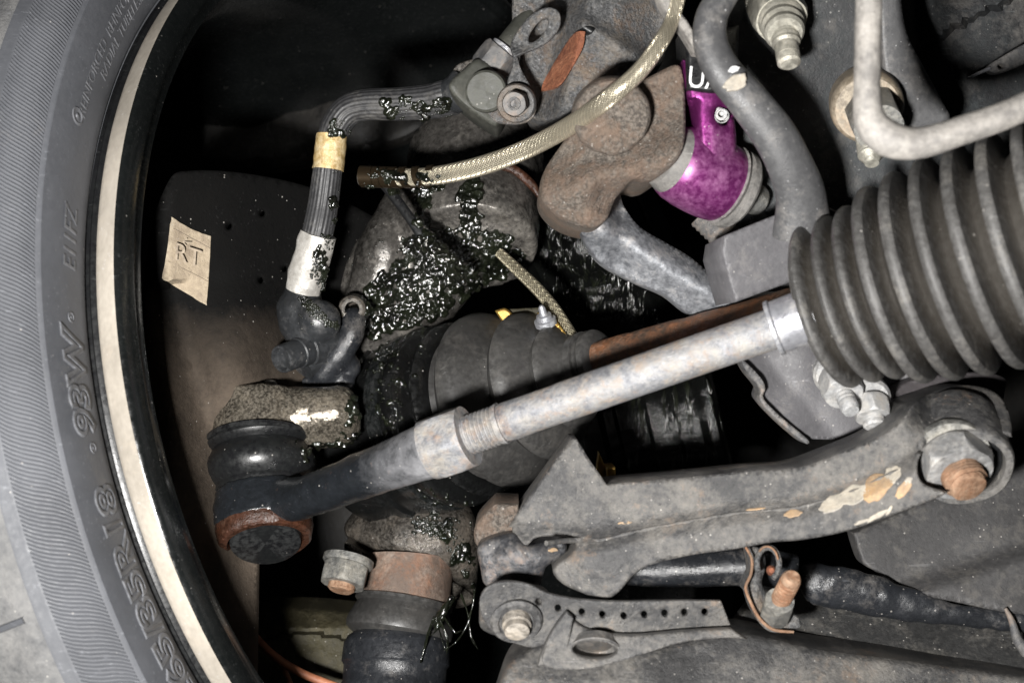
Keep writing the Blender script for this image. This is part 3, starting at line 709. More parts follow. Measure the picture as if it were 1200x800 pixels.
# ================================================================== PURPLE LINK
pl = thing('purple_link', 'purple anodised adjustable link with white letters, under the curved grey bar', 'suspension link', 825, 180, .525)
A, B = (782, 184, .520), (868, 226, .534)
lathe('link_body', A, B, [(.05, 38), (.10, 43), (.16, 45.5), (.3, 48), (.5, 49), (.66, 48.5), (.75, 47), (.78, 45)], M['purple'], pl, segs=72)
lathe('left_collar', A, B, [(-.08, 30), (-.06, 36), (.0, 38), (.04, 40), (.09, 41), (.12, 38)], M['grey'], pl, segs=64)
lathe('right_collar', A, B, [(.75, 44), (.77, 49.5), (.80, 47), (.83, 44), (.85, 49), (.93, 48.5), (.97, 45), (.97, 26), (.93, 24), (.93, 18)], M['grey'], pl, segs=64)
hexnut('bolt', (868, 226, .535), (890, 236, .540), 19, M['darknut'], pl)
relief('link_arm', [(800, 70, 1), (862, 70, 1), (861, 100), (857, 118), (862, 150), (863, 185), (860, 205), (840, 215), (815, 190), (819, 170), (812, 135), (805, 110), (802, 90)],
       lambda x, y: .5115+.0002*np.clip(x-838, 0, 99)+.004*np.exp(-((x-811)/6.)**2)*(y > 115)*(y < 165)-.000*(y-100), .024, M['purple'], pl, holes=[ell(846, 136, 7.5, 11.5, -25, 18)], rnd=8, step=4)
relief('name_band', [(801, 30, 1), (866, 30, 1), (864, 106, 1), (835, 110), (805, 106, 1)], lambda x, y: .5095+.0002*np.clip(x-838, 0, 99), .027, M['boot'], pl, rnd=7, step=5)
flat_text('UA', 826, 93, 36, .5088, 'white', pl, rot=5, sx=.82, tilt=(0.0000, 0))
lathe('set_screw', (846, 135, .520), (845, 134, .513), [(0, 9), (.5, 9), (.5, 7), (1, 7), (1, 3.8), (.5, 3.4), (.5, .01)], M['nut'], pl, segs=24)
lathe('screw_ring', (846, 136, .519), (846, 136, .5125), [(.3, 8.6), (1, 8.4), (1, 7.2), (.3, 7)], M['boot'], pl, segs=24)
# dark tubes under the link
dt = thing('shock_absorber', 'black ribbed cylinder in shadow behind the purple link', 'shock absorber', 880, 250, .57)
tube('cylinder', [(890, 130, .60, 44), (900, 215, .59, 44), (905, 330, .58, 44)], M['blackpaint'], dt, segs=48)
lathe('ribbed_boot', (822, 250, .575), (895, 320, .575), [(i/30, 17+(i % 2)*1.6) for i in range(31)], M['steel'], dt, segs=36)

# ================================================================== SUBFRAME TOP RIGHT
sp = thing('subframe', 'dark speckled subframe plate at upper right behind the bent pipe', 'subframe', 1000, 120, .54)
dS = lambda x, y: .535+.00008*(y-100)+.0015*lump(x, y, 80, 8)
relief('main_plate', [(852, -60, 1), (1034, -60, 1), (1050, 20), (1080, 80), (1112, 135, 1), (1115, 225, 1), (1000, 262), (905, 262, 1), (850, 150)], dS, .03, M['dkpanel'], sp, rnd=4, step=7, rough=.0002, rs=7)
relief('raised_strap', [(1028, -60, 1), (1052, -60, 1), (1060, 28), (1082, 78), (1113, 134, 1), (1108, 150), (1060, 158), (1040, 110), (1030, 40)], lambda x, y: .524+.0001*(y-80)+0*x, .02, M['stab'], sp, rnd=7, step=5)
relief('far_panel', [(1060, -60, 1), (1290, -60, 1), (1290, 240, 1), (1105, 240, 1), (1080, 110)], lambda x, y: .575+.001*lump(x, y, 60, 3)-.006*(y < 28+(1130-x)*.55), .012, M['dkpanel'], sp, rnd=3, step=7)
cl = thing('wire_clip', 'small grey spring clip with a bright pin at the upper right edge', 'clip', 1170, 80, .55)
relief('clip_plate', [(1158, 78), (1172, 68), (1205, 50), (1215, 58), (1205, 72), (1178, 84), (1163, 86)], lambda x, y: .556+0*x, .004, M['steel'], cl, holes=[ell(1173, 78, 4, 3, 0, 10)], rnd=2, step=3)
tube('pin', [(1134, 92, .555, 1.6), (1160, 80, .555, 2.2)], M['clamp'], cl, segs=8)

def stud(name, label, A, B, parts):
    t = thing(name, label, 'bolt', *A)
    return t
b1 = thing('flange_bolt', 'pale zinc bolt pointing down from a cream washer at the top', 'bolt', 915, 20, .52)
M['zinc'] = grimy('pale_zinc', (.36, .35, .30), (.22, .21, .18), .42, .35, dust=(.48, .44, .36), dust_amt=.4, bump=.3)
lathe('washer', (900, -4, .535), (905, 6, .527), [(0, 40), (.5, 40), (.8, 38), (1, 33), (1, .01)], M['zinc'], b1, segs=40, rough=.002, rs=160)
hexnut('flange_nut', (903, -4, .53), (916, 24, .513), 33, M['zinc'], b1)
lathe('collar', (914, 18, .515), (920, 40, .504), [(0, 27), (.3, 27), (.4, 24), (.6, 25), (.7, 22), (.9, 23), (1, 20)], M['zinc'], b1, segs=40)
lathe('shank', (918, 30, .508), (925, 76, .500), [(0, 18)]+threadprof(.05, .5, 16.5, 4, .05)+[(.52, 14), (.78, 14), (.79, 13), (.80, 14), (.95, 13.5), (1, 10), (1, .01)], M['zinc'], b1, segs=36)
b2 = thing('washer_bolt', 'rust-tinged bolt with wide tan washer half hidden behind the bent pipe', 'bolt', 1018, 135, .52)
lathe('washer', (1014, 118, .535), (1017, 128, .520), [(0, 42), (.6, 42), (.9, 40), (1, 36), (1, .01)], grimy('tan_washer', (.34, .29, .22), (.2, .165, .12), .55, rust=(.3, .16, .07), rust_amt=.3, bump=.4), b2, segs=48)
hexnut('nut', (1020, 124, .524), (1030, 150, .508), 32, M['darknut'], b2, phase=.1)
lathe('shank', (1016, 150, .52), (1022, 192, .512), [(0, 16)]+threadprof(.05, .8, 15, 7, .1)+[(.9, 10), (1, 8), (1, .01)], M['zinc'], b2, segs=30)

# curved stabiliser bar
sbar = thing('stabiliser_bar', 'S-curved dark grey bar with cream paint chip, at the top right of centre', 'stabiliser bar', 870, 120, .48)
barc = [(872, -40, .478, 17), (850, -8, .478, 17), (834, 20, .478, 19), (833, 52, .478, 20.5), (849, 86, .478, 22), (878, 120, .480, 24), (906, 156, .483, 26), (925, 192, .487, 27), (938, 228, .493, 30), (940, 270, .50, 36)]
tube('bar', barc, M['stab'], sbar, segs=48, n=10, flat=.75)
def chip(parent, mat, cx, cy, rx, ry, d, rot=0, name='paint_chip', seed=0, dep=None):
    e = ell(cx, cy, rx, ry, rot, 22); r = 1+.28*np.array([noise.noise(Vector((math.cos(k)*1.8+seed, math.sin(k)*1.8, seed))) for k in np.linspace(0, 2*math.pi, 22, endpoint=False)])*1.1
    e = (e-[cx, cy])*r[:, None]+[cx, cy]
    return relief(name, [tuple(p) for p in e], dep or (lambda x, y: d+0*x), .0016, mat, parent, rnd=1.5, step=3)
chip(sbar, M['chip'], 862, 97, 15, 8.5, .4725, -25, seed=1)
chip(sbar, M['white'], 860, 81, 7, 3.5, .4725, -20, seed=5)
relief('edge_strip', [(764, -20, 1), (776, -20, 1), (790, 6), (806, 26), (822, 58), (814, 60, 1), (798, 34), (780, 14)], lambda x, y: .492-.0001*(x-770), .01, M['pipe'], sbar, rnd=3, step=4)

# bent pipe
bp = tube('bent_pipe', [(1018, -60, .428, 15.5), (1018, 0, .430, 15.5), (1017, 60, .43, 15.5), (1016, 110, .43, 16), (1020, 140, .43, 18), (1036, 160, .43, 21), (1062, 168, .43, 19.5), (1090, 165, .43, 18), (1130, 152, .43, 17), (1180, 134, .43, 17), (1240, 108, .43, 17)], M['pipe'], segs=40, n=10, rough=.0002, rs=120)
tag(bp, 'pale dusty pipe bent like an elbow, nearest the lens at upper right', 'pipe')

# ================================================================== BOX BRACKET, LOWER PLATE
bx = relief('steering_bracket', [(846, 296, 1), (849, 276, 1), (925, 246), (960, 240), (985, 250, 1), (1000, 330, 1), (930, 329, 1), (862, 354, 1)],
            lambda x, y: .502+.0003*(x-900)*.3+.00005*(y-300), .05, M['flatgrey'], rnd=3, step=8)
tag(bx, 'smooth grey angular box bracket left of the ribbed bellows', 'bracket')
lp = thing('lower_bracket', 'dark grey bracket plate with wavy torn edge below the bellows', 'bracket', 930, 450, .54)
relief('plate', [(868, 372, 1), (872, 424), (888, 440), (893, 452), (891, 466), (905, 482), (925, 498), (941, 514, 1), (1012, 516, 1), (1060, 500, 1), (1075, 380, 1), (940, 345, 1)],
       lambda x, y: .535-.010*np.clip(((y-430)-(x-880)*1.15)/30., -1, 1)*.3+.002*lump(x, y, 40, 3), .02, M['flatgrey'], lp, rnd=5, step=6)
relief('torn_edge', [(868, 420), (874, 424), (892, 443), (897, 455), (895, 467), (914, 487), (944, 512), (948, 519), (940, 517), (912, 493), (891, 470), (890, 455), (874, 434)],
       lambda x, y: .5285+.001*lump(x, y, 12, 5), .012, M['steel'], lp, rnd=1.5, step=3, rough=.0005, rs=6)
for i, (A, B, tip, r, rt, lab) in enumerate((((982, 440, .512), (989, 462, .5045), (998, 482, .4985), 25, 11, 'pale hex nut just below the left end of the bellows'),
                                         ((1019, 468, .510), (1023, 489, .506), (1025, 500, .504), 22, 13, 'pale hex nut hanging right of its twin, above the control arm'))):
    t = thing('hex_nut', lab, 'nut', *A, group='pale nuts under the bellows')
    hexnut('nut', A, B, r, M['nut'], t, phase=.2+i*.4)
    lathe('flange', (A[0]-2, A[1]-6, A[2]+.004), A, [(0, r+3), (.7, r+3), (1, r)], M['nut'], t, segs=40)
    lathe('bolt_end', B, tip, [(-.3, rt+1)]+threadprof(0, .6, rt, 3, .1)+[(.8, rt), (1, rt*.8), (1, .01)], M['nut'], t, segs=30)

# ================================================================== CV JOINT
A, B = (432, 520, .650), (700, 428, .575)
def T_(x): return (float(np.interp(x, [380, 392, 488, 548, 571, 621, 647, 667, 700, 720], [420, 428, 520, 573, 592, 641, 664, 680, 704, 724]))-432)/268.
cv = thing('axle_joint', 'large black and grey ribbed rubber boot over the drive axle, centre left', 'axle joint', 560, 470, .60)
lathe('joint_housing', A, B, [(T_(392), 70), (T_(400), 96), (T_(412), 103), (T_(430), 104), (T_(438), 101), (T_(444), 101), (T_(446), 105), (T_(456), 105), (T_(458), 101), (T_(475), 101)], M['bootgloss'], cv, segs=128, rough=.00025, rs=200)
lathe('boot_band', A, B, [(T_(474), 98), (T_(476), 103), (T_(488), 103), (T_(490), 98)], M['blackgloss'], cv, segs=96)
lathe('black_boot', A, B, [(T_(488), 98), (T_(494), 100), (T_(500), 103), (T_(507), 104), (T_(514), 102), (T_(518), 95), (T_(522), 86), (T_(526), 88), (T_(531), 97), (T_(536), 99), (T_(541), 95), (T_(546), 84)], M['bootgloss'], cv, segs=96)
lathe('grey_boot', A, B, [(T_(546), 84), (T_(551), 81), (T_(556), 84), (T_(561), 92), (T_(567), 97.5), (T_(574), 98), (T_(583), 93), (T_(592), 80), (T_(598), 68), (T_(602), 63), (T_(606), 66), (T_(611), 76), (T_(617), 81), (T_(624), 79), (T_(632), 70), (T_(638), 58), (T_(642), 51), (T_(647), 52), (T_(651), 57), (T_(656), 54), (T_(662), 44), (T_(667), 38), (T_(672), 36), (T_(690), 35)], M['cv'], cv, segs=128)
lathe('small_band', A, B, [(T_(676), 35), (T_(677), 39), (T_(686), 39), (T_(687), 34), (T_(692), 35), (T_(695), 38), (T_(701), 37), (T_(704), 30)], M['cv'], cv, segs=96)
ax = tube('drive_axle', [(640, 444, .592, 26), (690, 430, .575, 26), (740, 415, .566, 25.5), (800, 399, .556, 25.5), (880, 377, .545, 25.5), (960, 354, .535, 25.5)], M['axle'], segs=48, rough=.0004, rs=200)
tag(ax, 'rust-brown drive axle behind the pale tie rod', 'axle')
# oily inner things, nearly black
ij = thing('oily_brake_caliper', 'wet black ribbed housing with oil streaks behind the tie rod', 'caliper', 780, 480, .68)
lathe('housing', (686, 520, .700), (900, 470, .69), [(0, 75), (.02, 84), (.12, 86), (.15, 80), (.2, 80), (.22, 92), (.3, 94), (.36, 92), (.38, 96), (.50, 97), (.52, 94), (.62, 96), (.66, 104), (.70, 105), (.72, 98), (.74, 60), (.74, .01)], M['wetblack'], ij, segs=128, rough=.0008, rs=420)
ob = cast('oily_strut_base', [('cap', [(640, 250, .68, 60), (700, 330, .68, 62), (760, 400, .70, 60)]), ('cap', [(600, 420, .72, 60), (700, 420, .72, 60)]), ('ball', 690, 290, .655, 38)], M['wetblack'], voxel=.002, rough=.002, rs=150, rough2=.0007)
tag(ob, 'wet black casting in shadow behind the small braided hose', 'strut')
# brass pieces
br = thing('brass_bracket', 'golden brass bracket and bleed screw peeking over the grey boot', 'bracket', 640, 380, .60)
relief('brass_plate', [(630, 366, 1), (650, 374), (672, 404, 1), (684, 425, 1), (655, 425, 1), (634, 392)], lambda x, y: .588-.0002*(x-640), .02, M['brass'], br, rnd=3, step=4)
relief('olive_plate', [(596, 362, 1), (636, 360, 1), (650, 392, 1), (640, 420, 1), (600, 420, 1)], lambda x, y: .602+0*x, .01, M['green'], br, rnd=2, step=4)
relief('brass_flake', [(580, 364, 1), (592, 361), (602, 370), (606, 386, 1), (590, 378)], lambda x, y: .598+0*x, .01, M['brass'], br, rnd=3, step=3)
lathe('bleed_screw', (640, 380, .586), (634, 358, .582), [(0, 13), (.25, 13), (.28, 10), (.5, 9), (.52, 5), (.9, 4), (1, 2), (1, .01)], M['clamp'], br, segs=20)
bf = thing('brass_fitting', 'small square brass fitting just above the control arm notch', 'fitting', 715, 556, .55)
relief('square_end', [(711, 548, 1), (721, 547, 1), (722, 565, 1), (712, 567, 1)], lambda x, y: .548+0*x, .02, M['brass'], bf, rnd=1.5, step=3)
relief('tab', [(702, 530, 1), (708, 544), (710, 560, 1), (700, 556)], lambda x, y: .556+0*x, .01, M['brass'], bf, rnd=1.5, step=3)

# ================================================================== BELLOWS AND TIE ROD
A, B = (955, 364, .497), (1262, 268, .452)
be = thing('steering_bellows', 'big dusty ribbed rubber bellows at the right edge', 'bellows', 1080, 320, .48)
prof = [(-.075, 30), (-.07, 46), (-.055, 70), (-.045, 88)]
def tx(x): return (x-955-SH)/307.
SH = -18
crest = [(956, 100, 80), (984, 101, 80), (1011, 104, 80), (1042, 117, 86), (1076, 123, 90), (1112, 127, 93), (1149, 129, 94), (1187, 130, 95), (1226, 131, 95), (1262, 131, 95)]
prof = [(tx(936), 34), (tx(939), 60), (tx(943), 84)]
for i, (cx, rc, rv) in enumerate(crest):
    w_ = 1.0 if i < 3 else 1.2
    prof += [(tx(cx-9*w_), rv+(rc-rv)*.3), (tx(cx-8*w_), rv+(rc-rv)*.6), (tx(cx-6.5*w_), rc-4), (tx(cx-4*w_), rc-1.2), (tx(cx-1*w_), rc), (tx(cx+2*w_), rc-.8), (tx(cx+4.5*w_), rc-3.5), (tx(cx+6*w_), rc-(rc-rv)*.4), (tx(cx+8*w_), rv+4), (tx(cx+11*w_), rv)]
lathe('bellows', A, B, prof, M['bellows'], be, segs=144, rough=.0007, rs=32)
tr = thing('tie_rod', 'pale zinc tie rod crossing the picture, with rusty thread at its left end', 'tie rod', 740, 440, .50)
A, B = (535, 514.5, .512), (925, 378, .482)
tt = lambda x: (x-535)/390.
lathe('shaft', A, B, [(tt(590), 21), (tt(597), 23.4), (tt(620), 22.8), (tt(660), 22.6), (tt(664), 23.2), (tt(700), 23.2), (tt(800), 23), (tt(910), 22.8), (tt(912), 22)], M['rod'], tr, segs=64, rough=.00025, rs=160)
lathe('thread', A, B, [(tt(522), 24)]+threadprof(tt(524), tt(588), 23.6, 13, .08)+[(tt(592), 25)], M['rod'], tr, segs=48)
lathe('boot_clamp', A, B, [(tt(905), 26), (tt(906), 31), (tt(910), 32), (tt(912), 29.5), (tt(940), 30.5), (tt(943), 33), (tt(946), 33), (tt(952), 32)], M['clamp'], tr, segs=56)
te = thing('tie_rod_end', 'black tie rod end with pale hex collar and rusty bottom ring at lower left', 'tie rod end', 380, 570, .55)
hexnut('lock_nut', (503, 526.5, .516), (549, 510.5, .511), 41, M['rod'], te, phase=.55, ch=.3)
cast('arm', [('cap', [(318, 590, .566, 28), (360, 582, .552, 25), (430, 555.5, .533, 28), (470, 540, .5235, 30), (494, 531, .518, 33), (508, 526, .515, 34)]),
             ('cyl', (307, 574, .5755), (309, 617, .5690), 55, 59), ('ball', 308, 594, .572, 60, (1, 1, .34))], M['glossarm'], te, voxel=.0012, rough=.0005, rs=90)
lathe('bottom_ring', (309, 616, .5690), (311, 636, .5650), [(0, 57), (.3, 57.5), (.6, 56), (.9, 54), (1, 51), (1.0, 45), (.8, 43), (.4, 42), (.38, 0.01)], M['ringrust'], te, segs=64, rough=.0004, rs=200)
lathe('bottom_cap', (311, 631, .5670), (311, 637, .5652), [(0, 42), (.8, 41), (1, 36), (1, .01)], M['boot'], te, segs=48)
db = thing('dust_boot', 'glossy black rubber dust boot between speckled casting and tie rod end', 'rubber boot', 305, 540, .58)
lathe('rubber', (304, 512, .5860), (307, 568, .5780), [(-.05, 40), (0, 52), (.05, 60), (.16, 62.5), (.24, 60), (.28, 56), (.36, 58), (.45, 61), (.6, 64.5), (.78, 63), (.92, 58), (1.0, 53), (1.1, 54), (1.25, 50)], M['boot'], db, segs=72)
lathe('rusty_lip', (304, 516, .5858), (304, 522, .5848), [(0, 61), (.1, 63.6), (.9, 63.6), (1, 61)], M['boot'], db, segs=72)
ka = cast('steering_arm_boss', [('cap', [(286, 492, .588, 34), (300, 484, .588, 32), (340, 486, .586, 32), (390, 484, .586, 32)]), ('cap', [(396, 474, .588, 24), (398, 498, .588, 26), (300, 504, .586, 26)]), ('cyl', (303, 462, .592), (303, 516, .586), 50, 57), ('cap', [(320, 472, .590, 20), (396, 468, .590, 16)])],
         M['castrough'], voxel=.0012, rough=.0004, rs=120, rough2=.00012)
tag(ka, 'speckled silver-brown casting sitting on the black dust boot at left', 'casting')
rc = thing('boss_rivet', 'small round steel stud on top of the speckled casting', 'stud', 322, 450, .60)
lathe('stud', (316, 456, .590), (316, 445, .590), [(0, 9), (.6, 9), (.9, 7), (1, 4), (1, .01)], M['darknut'], rc, segs=20)

# ================================================================== LOWER BALL JOINT
kl = thing('lower_knuckle', 'brown oily dome casting smeared with grease under the tie rod end', 'casting', 480, 640, .62)
relief('dome', [(405, 612), (425, 592), (470, 575), (520, 575), (550, 592), (562, 630), (560, 668), (556, 694), (546, 690), (520, 672), (490, 660), (450, 648), (420, 640), (406, 628)],
       lambda x, y: .612+.000003*((x-490)**2)+.00015*np.clip(620-y, 0, 99)*0+.00001*(y-640)**2*.4, .05, M['castdark'], kl, rnd=16, step=4, rough=.0004, rs=22)
relief('underside', [(405, 634), (430, 648), (490, 664), (535, 684), (556, 702), (530, 712), (480, 690), (430, 670), (408, 655)], lambda x, y: .622+.0003*(y-660), .03, M['castdark'], kl, rnd=6, step=6)
bj = thing('ball_joint', 'rusty collar over a black rubber boot, bottom centre left', 'ball joint', 475, 720, .61)
lathe('rusty_collar', (478, 655, .628), (474, 708, .622), [(0, 54), (.2, 54), (.8, 52), (1, 50), (1, .01)], grimy('brown_collar', (.20, .15, .12), (.12, .085, .065), .6, .1, rust=(.24, .10, .045), rust_amt=.36, dust=(.32, .27, .22), dust_amt=.35, bump=.6), bj, segs=64, rough=.0006, rs=120)
lathe('rubber_boot', (474, 702, .6225), (466, 748, .617), [(0, 52), (.04, 57), (.12, 57.5), (.2, 54), (.3, 56), (.5, 60), (.7, 63), (.85, 62), (.95, 56), (1, 52), (1.1, 50)], M['cv'], bj, segs=64)
lathe('housing', (466, 742, .6165), (458, 860, .603), [(0, 50), (.05, 58), (.12, 62), (.3, 63), (.34, 60), (.5, 60), (.54, 63), (1, 62)], M['blackpaint'], bj, segs=64)
ln = thing('castle_nut', 'dull grey hex nut hanging left of the rusty collar', 'nut', 400, 672, .60)
lathe('washer', (409, 654, .602), (407, 662, .6007), [(0, 30), (.7, 30), (1, 28)], M['darknut'], ln, segs=36)
hexnut('nut', (407, 661, .601), (401, 685, .597), 29, M['darknut'], ln, phase=.5)
lathe('bolt_end', (401, 684, .597), (399, 692, .5956), [(0, 16), (.7, 16), (1, 13), (1, .01)], M['rustbolt'], ln, segs=24)
gc = thing('gearbox_casting', 'dim olive green casting in the gap at the bottom left', 'casting', 350, 770, .74)
relief('casting', [(296, 722), (330, 712), (400, 716), (440, 730), (440, 840, 1), (290, 840, 1)], lambda x, y: .655-.006*((y-742-.004*(x-360)**2) > 0)+.002*lump(x, y, 30, 2)+.02*np.clip(735-y, 0, 30)/30, .03, M['green'], gc, rnd=6, step=4, rough=.0012, rs=9)
orr = thing('orange_rod', 'thin rusty orange rod slanting across the bottom left gap', 'rod', 340, 780, .70)
tube('main_rod', [(290, 735, .622, 4.6), (312, 760, .618, 5), (335, 778, .616, 5.2), (362, 792, .615, 5), (400, 806, .615, 5)], M['orangerod'], orr, segs=14)
tube('branch', [(329, 774, .619, 3.2), (340, 800, .620, 3.4), (348, 820, .62, 3.4)], M['orangerod'], orr, segs=12)

# ================================================================== LOWER CONTROL ARM
la = thing('control_arm', 'large grey stamped control arm with pointed fin and cream paint scars, lower right', 'control arm', 880, 590, .50)
def rdg(x):  # the crease that runs along the arm
    return np.interp(x, [600, 700, 760, 860, 935, 1000, 1060, 1120], [622, 634, 620, 602, 596, 577, 548, 500])
def dL(x, y):
    m = rdg(x)
    d = .498-.00010*(x-860)
    up = np.clip((m-y)/14., -1, 1)
    d = d+.0035*up                                   # upper flange stands back from the lower web
    eye = np.hypot((x-1128)/56., (y-540)/44.)
    we = np.exp(-(np.clip(1095-x, 0, 999)/26.)**2)*(y < 530)
    d = d*(1-we)+we*(.5085-.0225*np.clip((y-452-.004*(x-1130)**2*.3)/50., 0, 1.05))
    d = d+.006*np.exp(-((x-700)/42.)**2-((y-655)/45.)**2)*-1
    d = d+.004*np.exp(-((x-655)/20.)**2-((y-640)/12.)**2)
    return d+.0008*lump(x, y, 45, 7)
arm_ol = [(669, 514, 1), (676, 514, 1), (692, 540), (711, 567, 1), (730, 565), (765, 562), (820, 557), (880, 551), (935, 547), (980, 532), (1034, 509), (1061, 486), (1072, 472), (1090, 460), (1115, 452), (1150, 453), (1174, 466), (1184, 492), (1186, 512, 1), (1158, 502), (1130, 500), (1102, 507), (1084, 524), (1075, 545), (1081, 565), (1104, 575), (1109, 578), (1070, 594), (995, 621), (940, 632), (905, 635), (860, 643), (810, 650), (765, 661), (744, 672), (724, 694), (705, 703), (684, 695), (660, 684), (648, 670), (655, 658), (667, 650), (675, 638), (664, 629), (645, 628), (628, 630), (615, 640), (603, 630), (600, 618), (602, 607)]
relief('arm', arm_ol, dL, .030, M['control'], la, rnd=4, step=5, rough=.00035, rs=12)
# raised weld line along the crease
tube('weld', [(640, 636, .5015, 3)]+[(x, float(rdg(x)), float(dL(np.array([x*1.]), np.array([rdg(x)*1.]))[0])+.0008, 3.2) for x in range(680, 1070, 22)], M['control'], la, segs=12, n=4, rough=.0004, rs=420)
# bushing eye: a short tube whose axis points down-right to the camera
lathe('bushing_eye', (1118, 498, .5095), (1132, 549, .4880), [(0, 51), (.1, 54), (.2, 55), (.5, 55), (.9, 54), (.97, 53), (1, 51), (1, 43), (.9, 41), (.6, 41)], M['control'], la, segs=72, rough=.0005, rs=100)
cast('eye_neck', [('cap', [(1050, 530, .520, 26), (1085, 510, .517, 36), (1118, 500, .512, 44)])], M['control'], la, voxel=.0014)
lathe('bushing_rubber', (1116, 497, .508), (1130, 545, .488), [(0, 42), (.95, 42), (.97, 38), (.97, 20)], M['boot'], la, segs=48)
for cx, cy, rx, ry, ro, mt, sd in ((975, 590, 16, 9, -30, 'chip', 1), (1000, 580, 20, 11, -22, 'chip', 2), (1027, 571, 21, 14, -42, 'orangechip', 3), (1045, 556, 12, 9, -50, 'chip', 8), (1059, 573, 14, 6, -52, 'orangechip', 4), (1064, 564, 7, 4, -50, 'chip', 6),
                                   (929, 601, 11, 4.5, -10, 'orangechip', 5), (1028, 604, 15, 3.4, -28, 'chip', 7), (1010, 611, 9, 2.4, -20, 'chip', 9), (1042, 598, 7, 2.2, -60, 'chip', 12), (885, 596, 12, 1.6, -6, 'orangechip', 10), (733, 612, 9, 2, -6, 'orangechip', 11)):
    chip(la, M[mt], cx, cy, rx, ry, 0, ro, name='paint_scar', seed=sd, dep=lambda x, y: dL(x, y)-.0003)
mb = thing('mounting_bolt', 'big hex nut and rusty threaded bolt end in the control arm eye', 'bolt', 1125, 545, .47)
lathe('washer', (1114, 532, .488), (1116, 537, .4845), [(0, 45), (.6, 46), (1, 44), (1, .01)], M['darknut'], mb, segs=48)
hexnut('nut', (1114, 533, .4860), (1125, 556, .4785), 44, M['nut'], mb, phase=.35, ch=.25)
lathe('bolt_end', (1123, 549, .4800), (1137, 573, .4730), [(0, 25)]+threadprof(.05, .7, 25, 5, .1)+[(.72, 20), (.80, 22), (.97, 20), (1, 17), (1, .01)], M['rustbolt'], mb, segs=40, rough=.0004, rs=300)
rr_ = relief('rubber_disc', [(1042, 476), (1048, 458), (1070, 444), (1110, 438), (1150, 436), (1176, 442), (1178, 456), (1160, 500), (1080, 520), (1050, 500)], lambda x, y: .528+.0001*(x-1100), .02, grimy('rubber_disc', (.060, .054, .056), (.045, .04, .042), .6, bump=.1, speck=.05), rnd=6, step=6)
tag(rr_, 'smooth dark rubber disc between bellows and control arm eye', 'bushing')

# ================================================================== LOWER BALL-JOINT BRACKET AND PERFORATED STRIP
lb = thing('arm_clevis', 'dark mottled steel clevis with rusty top edge at the control arm tip', 'clevis', 605, 640, .52)
relief('clevis_top', [(580, 590, 1), (608, 591, 1), (606, 612), (602, 634), (586, 640), (560, 640), (557, 616)], lambda x, y: .528+.00012*(600-x)+.00003*(y-600), .04, M['rustarm'], lb, rnd=4, step=4)
relief('clevis_body', [(560, 640), (580, 628), (602, 624), (616, 638), (640, 634), (660, 632), (664, 645), (652, 656), (640, 664), (636, 676), (630, 690), (600, 690), (570, 686), (563, 665)], lambda x, y: .522-.008*np.exp(-((x-610)/35.)**2-((y-655)/25.)**2), .05, M['clevis'], lb, rnd=9, step=4, rough=.001, rs=14)
for cx, cy, rx, ry, s_ in ((648, 644, 6, 2.5, 3),):
    chip(lb, M['orangechip'], cx, cy, rx, ry, 0, -5, name='rust_spot', seed=s_, dep=lambda x, y: .522-.008*np.exp(-((x-610)/35.)**2-((y-655)/25.)**2)-.0005)
ps = thing('perforated_bracket', 'grey bracket strip with a row of nine small holes along its edge', 'bracket', 720, 720, .50)
dP = lambda x, y: .497+.00004*(x-600)*.5+.0001*(y-720)
holes = [ell(x, y, 3.7, 4.5, -25, 12) for x, y in ((631, 705), (654, 712), (682, 716.5), (706, 719.5), (731, 721), (755, 719.5), (779, 718), (802, 717), (826, 716.5))]
relief('strip', [(562, 704), (570, 688), (590, 681), (618, 684), (640, 694), (664, 700), (690, 703), (720, 704.5), (760, 704), (802, 703.5), (845, 704, 1), (858, 737, 1), (830, 739), (802, 740), (760, 742), (739, 745), (700, 742), (674, 742), (658, 744), (640, 754), (622, 758), (600, 752), (580, 742), (566, 724)],
       dP, .0035, M['control'], ps, holes=holes, rnd=1.4, step=4, rough=.0003, rs=16)
lathe('link_head', (604, 700, .5150), (606, 729, .5095), [(0, 40), (.3, 43), (.85, 44), (.97, 43), (1, 40), (1, 30), (.97, .01)], M['control'], ps, segs=56, rough=.0004, rs=120)
relief('lower_flange', [(664, 718, 1), (690, 738), (739, 744), (802, 739), (857, 736, 1), (876, 749, 1), (850, 747), (800, 752), (760, 764), (720, 776), (690, 783), (655, 784), (636, 776), (640, 756)],
       lambda x, y: .494-.00012*(y-745), .004, M['control'], ps, holes=[ell(697, 761, 26, 10.5, 2, 26)], rnd=2.5, step=4)
lathe('oval_collar', (697, 752, .4985), (697, 763, .4960), [(0, 27), (.6, 29), (1, 32), (1.1, 31), (1.1, 29), (.6, 25), (0, 23)], M['control'], ps, segs=44)
relief('fold', [(664, 716, 1), (672, 724, 1), (668, 745), (662, 776, 1), (630, 780, 1), (636, 762), (648, 738)], lambda x, y: .4935-.00012*(x-630)*.3, .006, M['control'], ps, rnd=2, step=3)
lk = thing('link_bolt', 'round-ended bolt with snap ring in the left end of the perforated bracket', 'bolt', 605, 735, .49)
lathe('snap_ring', (605, 726, .4975), (605.5, 731, .4955), [(0, 30), (.5, 31), (1, 28), (1, 22), (.6, 20), (.6, .01)], M['control'], lk, segs=40)
lathe('bolt_end', (605, 722, .4975), (606, 741, .4915), [(0, 17), (.6, 17), (.65, 14.5), (.95, 14.5), (1, 12), (1, .01)], M['thread'], lk, segs=32)
sl = thing('hidden_bolt', 'dull bolt end seen inside the oval hole of the perforated bracket', 'bolt', 697, 760, .505)
lathe('bolt_end', (698, 752, .512), (697, 760, .504), [(0, 19), (.8, 18), (1, 15), (1, .01)], M['steel'], sl, segs=28)
